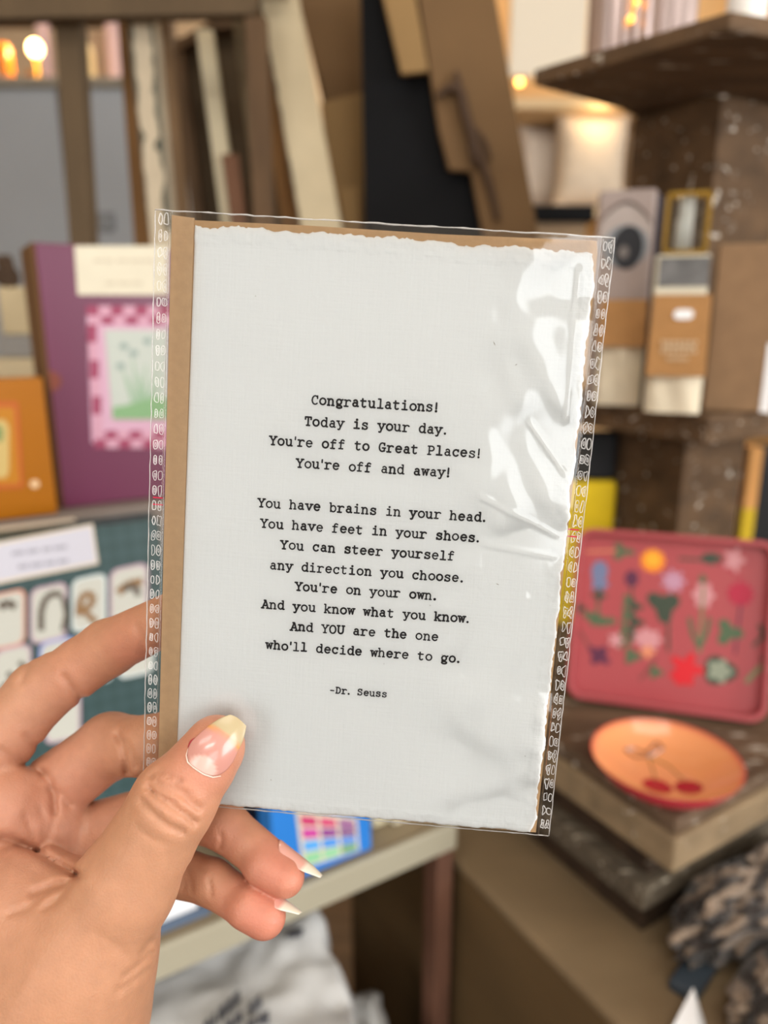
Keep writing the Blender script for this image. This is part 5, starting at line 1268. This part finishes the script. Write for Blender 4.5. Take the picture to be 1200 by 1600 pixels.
fpart([(262, 72), (330, 30), (405, 22), (405, 38), (334, 46), (268, 86)], 1.115, .03, old_d, 'frame_top')
board((305, 45), (332, 45), (333, 255), (360, 252), 1.09, .012, M('cream_strip', '#dccfae', .7, var=.04, scale=20), 'short cream strip stuck in front of the old frame', name='cream_strip', cat='strip')
board((345, 240), (372, 240), (358, 340), (384, 340), 1.078, .01, M('red_brown_board', '#7a5640', .8, var=.1, scale=10), 'reddish brown offcut right of the cream strip')
board((362, 30), (388, 30), (402, 340), (426, 340), 1.07, .02, M('grey_olive_board', '#6f6048', .8, var=.15, scale=8), 'grey olive board right of the old frame')
board((383, -60), (406, -60), (438, 340), (468, 340), 1.045, .02, old_o, 'orange brown board leaning left of the wide cream plank')
board((395, -60), (455, -60), (468, 345), (531, 345), 1.005, .035, creamb, 'wide cream painted plank with grimy edges', name='cream_plank', cat='plank')
worn([o for o in bpy.data.objects if o.name == 'cream_plank'][0], (395, -60), (468, 345), 1, 1.005, .006, 8)
board((450, -60), (575, -60), (505, 150), (590, 150), 1.16, .012, ply, 'brown cardboard sheet left of the black board', name='cardboard_sheet', cat='cardboard')
board((500, 160), (580, 140), (525, 345), (585, 345), 1.13, .012, ply_l, 'light brown cardboard sheet below the brown one', name='cardboard_sheet', cat='cardboard')
board((527, 296), (560, 290), (535, 345), (565, 345), 1.10, .012, ply_l, 'small cardboard flap beside the cream plank', name='cardboard_flap', cat='cardboard')
# the black board stands in front of the cardboard sheets
def blk(Y):
    b = MB(); b.prism([onY(562, -60, Y), onY(760, -60, Y), down((760, -60), (800, 345), Y), down((562, -60), (570, 345), Y)], (0, .008, 0)); return b.build('black_board', black_m, bev=.001)
tag(blk(1.06), 'large matt black board standing behind the kraft planks', 'board')
board((585, -60), (640, -60), (627, 116), (670, 111), 1.03, .012, ply_l, 'short light kraft stick hanging over the black board', name='kraft_stick', cat='stick', cut=1)
def poly_board(name, pts, Y, th_, mat, label, cat):
    b = MB(); b.prism([onY(x, y, Y) for x, y in pts], (0, th_, 0)); return tag(b.build(name, mat, bev=.002), label, cat)
pd = [(640, -60), (764, -60), (838, 345), (1010, 1100)]
e0 = onY(752, 355, 1.035)
b = MB(); Y = 1.035
pl = [onY(645, -60, Y), onY(765, -60, Y), down((765, -60), (838, 345), Y), down((722, 200), (754, 356), Y), onY(752, 352, Y), onY(736, 268, Y), onY(702, 266, Y), onY(686, 205, Y)]
b.prism(pl, (0, .014, 0)); tag(b.build('kraft_plank', ply, bev=.002), 'wide kraft plank with a notched edge right of the black board', 'plank')
Yc = 1.031
cordm = M('dark_brown_cord', '#4a3626', .7)
def cord(pts, r, label):
    b = MB(); q = []
    for i in range(len(pts) - 1):
        for k in range(6):
            t = k / 6; q.append((pts[i][0] * (1 - t) + pts[i + 1][0] * t, pts[i][1] * (1 - t) + pts[i + 1][1] * t))
    q.append(pts[-1]); P_ = [onY(x, y, Yc - .004) for x, y in q]
    b.tube(P_, [r * (.55 + .45 * math.sin(math.pi * i / (len(P_) - 1))) for i in range(len(P_))], 8); return b
b = cord([(683, 152), (696, 140), (710, 134), (720, 146), (726, 175), (738, 215), (752, 250), (768, 300), (778, 345)], .0065, '')
b2 = cord([(712, 110), (716, 128), (722, 150)], .004, ''); b.add(b2.v, b2.f)
b2 = cord([(742, 200), (758, 222), (766, 250)], .003, ''); b.add(b2.v, b2.f)
b2 = cord([(732, 180), (736, 230), (742, 262)], .004, ''); b.add(b2.v, b2.f)
tag(b.build('dark_cord', cordm, smooth=True, fix=False), 'dark brown frayed ribbon draped down the kraft plank', 'ribbon')
# rail across the top of the rack
b = MB(); Y = .965
b.prism([onY(-340, 34, Y), onY(398, 22, Y), onY(405, -12, Y), onY(-340, -60, Y)], (0, .02, 0)); b.build('top_rail', olive, rk, bev=.002)
for px in (-330, 398):
    a = onY(px, 0, Y)
    b = MB(); b.box(a.x - .012, a.x + .012, Y + .0, Y + .018, ZR - .02, onY(px, 26, Y).z); b.build('rail_post', old_d, rk)
b = MB(); a = onY(330, -14, Y); c = onY(420, 0, Y); b.box(a.x, c.x + .02, Y, Y + .05, onY(330, -19, Y).z + .003, onY(330, -19, Y).z + .03)
tag(b.build('cream_box', cream, bev=.002), 'cream box on the top rail of the board rack', 'box')

# grey cabinet behind the boards, with goods and a lamp on it
Yg = 1.78
g0 = onY(-330, 125, Yg); g1 = onY(262, 146, Yg); zt = onY(60, 122, Yg).z
gc = empty('grey_cabinet', ((g0.x + g1.x) / 2, Yg + .2, 0), 'pale grey metal cabinet behind the board rack', 'cabinet')
gm = M('grey_metal', '#989ca1', .45, var=.04, scale=3)
b = MB(); b.box(g0.x, g1.x, Yg, Yg + .42, 0, zt - .02); b.build('cabinet_body', gm, gc, bev=.004)
b = MB(); b.box(g0.x - .01, g1.x + .01, Yg - .012, Yg + .43, zt - .02, zt); b.build('cabinet_top', M('grey_brown_top', '#8b8375', .6, var=.1, scale=9), gc, bev=.003)
b = MB(); x0 = onY(102, 250, Yg).x; b.box(x0 - .004, x0 + .004, Yg - .003, Yg, .5, zt - .02); b.build('door_gap', M('door_gap', '#4c4a48', .7), gc)
p = onY(167, 347, Yg); b = MB(); b.box(p.x - .018, p.x + .018, Yg - .006, Yg, p.z - .02, p.z + .02); b.build('lock_plate', M('lock_plate', '#6d6e6f', .4, metal=.6), gc, bev=.004)
warm = emis('warm_bulb_glow', '#ffcf8c', 14.0); warm2 = emis('warm_fairy_glow', '#ffb85a', 9.0)
def lamp(px, py, Y, zbase, label, r=.016, m=warm):
    p = onY(px, py, Y); t = empty('table_lamp', (p.x, p.y, zbase), label, 'lamp')
    b = MB(); b.lathe((p.x, p.y, zbase), [(.0001, 0), (.035, 0), (.035, .006), (.008, .012), (.006, max(.02, p.z - zbase - r)), (.0001, max(.02, p.z - zbase - r))], 24); b.build('lamp_stem', brass, t, True)
    b = MB(); b.ball(p, r, r, r * 1.15, 18, 12); b.build('bulb', m, t, True)
    l = bpy.data.lights.new('bulb_light', 'POINT'); l.energy = 1.6; l.color = (1, .72, .4); l.shadow_soft_size = r
    lo_ = bpy.data.objects.new('bulb_light', l); COL.objects.link(lo_); lo_.parent = t; lo_.location = (0, -r - .02, p.z - zbase)
lamp(55, 76, Yg + .15, zt, 'small brass lamp with a glowing bulb on the grey cabinet')
def goods(name, px0, px1, pyt, Y, dep, zbase, mat, label, cat, round_=True, group=None):
    a = onY(px0, 100, Y); c = onY(px1, 100, Y); t = onY(px0, pyt, Y); h_ = t.z - zbase; r_ = (c.x - a.x) / 2; x = (a.x + c.x) / 2
    b = MB()
    if round_: b.lathe((x, Y + r_, zbase + .0005), [(.0001, 0), (r_ * .95, 0), (r_, .004), (r_, h_ * .85), (r_ * .8, h_), (.0001, h_)], 28)
    else: b.box(a.x, c.x, Y, Y + dep, zbase + .0005, zbase + h_)
    return tag(b.build(name, mat, smooth=False, bev=.003), label, cat, group)
goods('amber_bottle', -12, 14, 65, Yg + .1, .05, zt, M('amber_glass', '#c06f10', .15, coat=.5), 'amber bottle on the grey cabinet at the left edge', 'bottle')
goods('cream_candle', 117, 143, 66, Yg + .1, .05, zt, M('ivory_wax', '#f0cf95', .5), 'tall ivory candle on the cabinet right of the olive board', 'candle')
goods('amber_jar', 36, 52, 108, Yg + .03, .05, zt, M('amber_glass', '#c06f10', .15, coat=.5), 'little amber jar in front of the glowing lamp', 'jar')
goods('lilac_roll', 58, 78, 5, Yg + .3, .04, zt, M('lilac_paper', '#c3a9ae', .6), 'tall pale lilac paper roll left of the olive board', 'paper roll')
goods('lilac_roll', 163, 196, 18, Yg + .3, .04, zt, M('lilac_paper', '#c3a9ae', .6), 'tall pale lilac paper roll left of the chipped plank', 'paper roll')
goods('taupe_box', 146, 240, 48, Yg + .36, .04, zt, M('taupe_card', '#a58d78', .7), 'taupe box behind the ivory candle', 'box', False)
b = MB(); x0 = onY(-60, 20, Yg + .4).x; x1 = onY(270, 20, Yg + .4).x
b.box(x0, x1, Yg + .395, Yg + .425, onY(0, 40, Yg + .4).z, onY(0, -60, Yg + .4).z); b.box(x0, x0 + .03, Yg + .395, Yg + .425, zt + .0005, onY(0, 40, Yg + .4).z); b.box(x1 - .03, x1, Yg + .395, Yg + .425, zt + .0005, onY(0, 40, Yg + .4).z)
tag(b.build('wooden_header', old_d, bev=.003), 'dark wooden header board over the grey cabinet', 'header board')

# left edge, behind the mauve box: small things on a side shelf
sd = empty('side_shelf', (onY(-20, 560, 1.0).x, .98, 0), 'pale side shelf at the left edge behind the amber box', 'shelf')
zs = onY(20, 560, .95).z; xa, xb = onY(-200, 500, .95).x, onY(60, 500, .95).x
b = MB(); b.box(xa, xb, .94, .975, zs - .025, zs); b.build('shelf_board', M('pale_shelf', '#c9b896', .7, var=.06, scale=9), sd, bev=.003)
for x in (xa, xb - .02):
    b = MB(); b.box(x, x + .02, .945, .97, 0, zs - .025); b.build('shelf_leg', dark_brown, sd)
goods('grey_book', -60, 50, 524, .952, .02, zs, M('grey_cloth', '#8d8a86', .7), 'flat grey book on the side shelf', 'book', False)
zk = onY(0, 524, .952).z
goods('beige_tin', -50, 40, 448, .955, .02, zk, M('beige_tin', '#c2b08c', .6, var=.06, scale=30), 'beige tin on top of the grey book', 'tin', False)
p = onY(34, 425, .962)
def tuft(p):
    b = MB(); rnd = random.Random(4)
    for i in range(26):
        a = rnd.uniform(0, 6.28); h_ = rnd.uniform(.006, .034); b.ball(p + Vector((math.cos(a) * .011 * rnd.random(), math.sin(a) * .006 * rnd.random(), h_ - .016)), .007, .006, .009, 8, 6)
    return b.build('pine_cone', M('pine_cone', '#4b3a2c', .9, var=.4, scale=200), smooth=True, fix=False)
zc = onY(0, 448, .955).z
tag(tuft(Vector((p.x - .02, .962, zc + .013))), 'small dark pine cone on the beige tin', 'pine cone')

# ------------------------------------------------------------------ far shelf with cushions and fairy lights, right of the boards
Yf = 1.95
fs = empty('wall_shelf_unit', (onY(930, 300, Yf).x, Yf + .2, 0), 'cream shelf unit with cushions far behind the tower', 'shelf unit')
x0, x1 = onY(745, 300, Yf).x, onY(1330, 300, Yf).x; z1 = onY(850, 322, Yf).z; z2 = onY(850, 152, Yf).z
shm = M('shelf_cream', '#d8bd94', .7, var=.06, scale=6)
for zz in (z1, z2, .45):
    b = MB(); b.box(x0, x1, Yf, Yf + .40, zz - .025, zz); b.build('shelf', shm, fs, bev=.003)
for x in (x0, x1 - .03):
    b = MB(); b.box(x, x + .03, Yf, Yf + .40, 0, 2.45); b.build('upright', shm, fs, bev=.002)
b = MB(); b.box(x0, x1, Yf + .40, Yf + .415, 0, 2.45); b.build('back_board', M('shelf_back', '#e7c18c', .8, var=.05, scale=5), fs)
cushm = M('cream_plush', '#e3d3bd', .95, var=.08, scale=30, bump=.4, bscale=150, sheen=.4)
def cushion(px, py, rx, rz, Y, zbase, label, mat=cushm, tilt=0):
    p = onY(px, py, Y); n1, n2 = 26, 26; vs_ = []; fs_ = []
    for s_ in (1, -1):
        for i in range(n1 + 1):
            for j in range(n2 + 1):
                x, z = -1 + 2 * i / n1, -1 + 2 * j / n2; t = max(0, (1 - abs(x) ** 3)) * max(0, (1 - abs(z) ** 3)); pin = 1 - .10 * (1 - abs(x) ** 2) * abs(z) ** 6
                vs_.append(Vector((p.x + rx * x * (1 - .08 * (1 - z * z)), Y - s_ * .05 * t ** .55, zbase + rz + .002 + rz * z * (1 - .08 * (1 - x * x)))))
    k = (n1 + 1) * (n2 + 1)
    for s_ in (0, 1):
        for i in range(n1):
            for j in range(n2): q_ = s_ * k + i * (n2 + 1) + j; fs_.append([q_, q_ + n2 + 1, q_ + n2 + 2, q_ + 1])
    o = mk('cushion', vs_, fs_, mat, smooth=True, loc=(p.x, Y, zbase)); recalc(o); tag(o, label, 'cushion', 'cream cushions on the far shelf')
cushion(845, 260, .075, .11, Yf + .16, z1, 'pale cream cushion nearest the kraft plank', M('grey_cream_plush', '#cfc3b6', .95, var=.08, scale=30, bump=.4, bscale=150))
cushion(922, 258, .092, .112, Yf + .07, z1, 'plump cream cushion in the middle of the far shelf')
cushion(1010, 262, .072, .105, Yf + .19, z1, 'tan cream cushion with a red bobble beside the tower post', M('tan_plush', '#dcbf9a', .95, var=.12, scale=14, bump=.4, bscale=150))
p = onY(1003, 260, Yf + .10); b = MB(); b.ball((p.x, Yf + .115, p.z), .017, seg=20, ring=12)
tag(b.build('red_bobble', M('red_felt', '#a83a1c', .8), smooth=True), 'small rust red bobble on the tan cushion', 'bobble')
def wallhang(px0, px1, py0, py1, Y, mat, name, label, cat):
    a, c = onY(px0, py1, Y), onY(px1, py0, Y); b = MB(); b.box(a.x, c.x, Y, Y + .03, a.z, c.z); return tag(b.build(name, mat, bev=.004), label, cat)
wallhang(838, 915, 172, 200, Yf + .24, M('slate_card', '#77767a', .6), 'slate_sign', 'grey slate box hanging under the upper shelf', 'box')
for k, (px, py) in enumerate(((929, 190), (943, 190), (812, 128))):
    p = onY(px, py, Yf + .06 if k < 2 else Yf + .1)
    t = empty('fairy_light', p, ('left glowing fairy light above the plump cushion', 'right glowing fairy light above the plump cushion', 'glowing fairy light beside the upper shelf edge')[k], 'light')
    b = MB(); b.ball(p, .0085, seg=14, ring=10); b.build('bulb', warm2, t, True)
    b = MB(); top = z2 - .025 if k < 2 else 2.3
    b.tube([p + Vector((0, 0, .007)), Vector((p.x, p.y, max(top, p.z + .012)))], .0012, 6); b.build('wire', M('wire', '#6d5a40', .5), t)
for loc, e in (((onY(935, 200, Yf).x, Yf - .02, onY(935, 180, Yf).z), .3),):
    l = bpy.data.lights.new('fairy_light_glow', 'POINT'); l.energy = e; l.color = (1, .7, .38); l.shadow_soft_size = .03; o = bpy.data.objects.new('fairy_light_glow', l); COL.objects.link(o); o.location = loc
# pale panel added in place of a brightly lit stretch of wall
wallhang(795, 925, -80, 118, Yf - .02, M('lit_wall_panel', '#f6ecd8', .7), 'lit_wall_panel', 'ivory panel added for the brightly lit wall above the cushions', 'panel')
# black topped stand between the plank and the printed eye box
bs = empty('black_stand', (onY(850, 330, 1.28).x, 1.30, 0), 'low stand with a black top right of the boards', 'stand')
x0, x1 = onY(772, 330, 1.26).x, onY(930, 330, 1.26).x; zt = onY(850, 320, 1.26).z; zb_ = onY(850, 346, 1.26).z
b = MB(); b.box(x0, x1, 1.26, 1.5, zb_, zt); b.build('black_top', black_m, bs, bev=.003)
b = MB(); b.box(x0 + .02, x1 - .01, 1.275, 1.48, 0, zb_); b.build('stand_body', M('beige_stand', '#a08668', .8, var=.1, scale=8), bs)
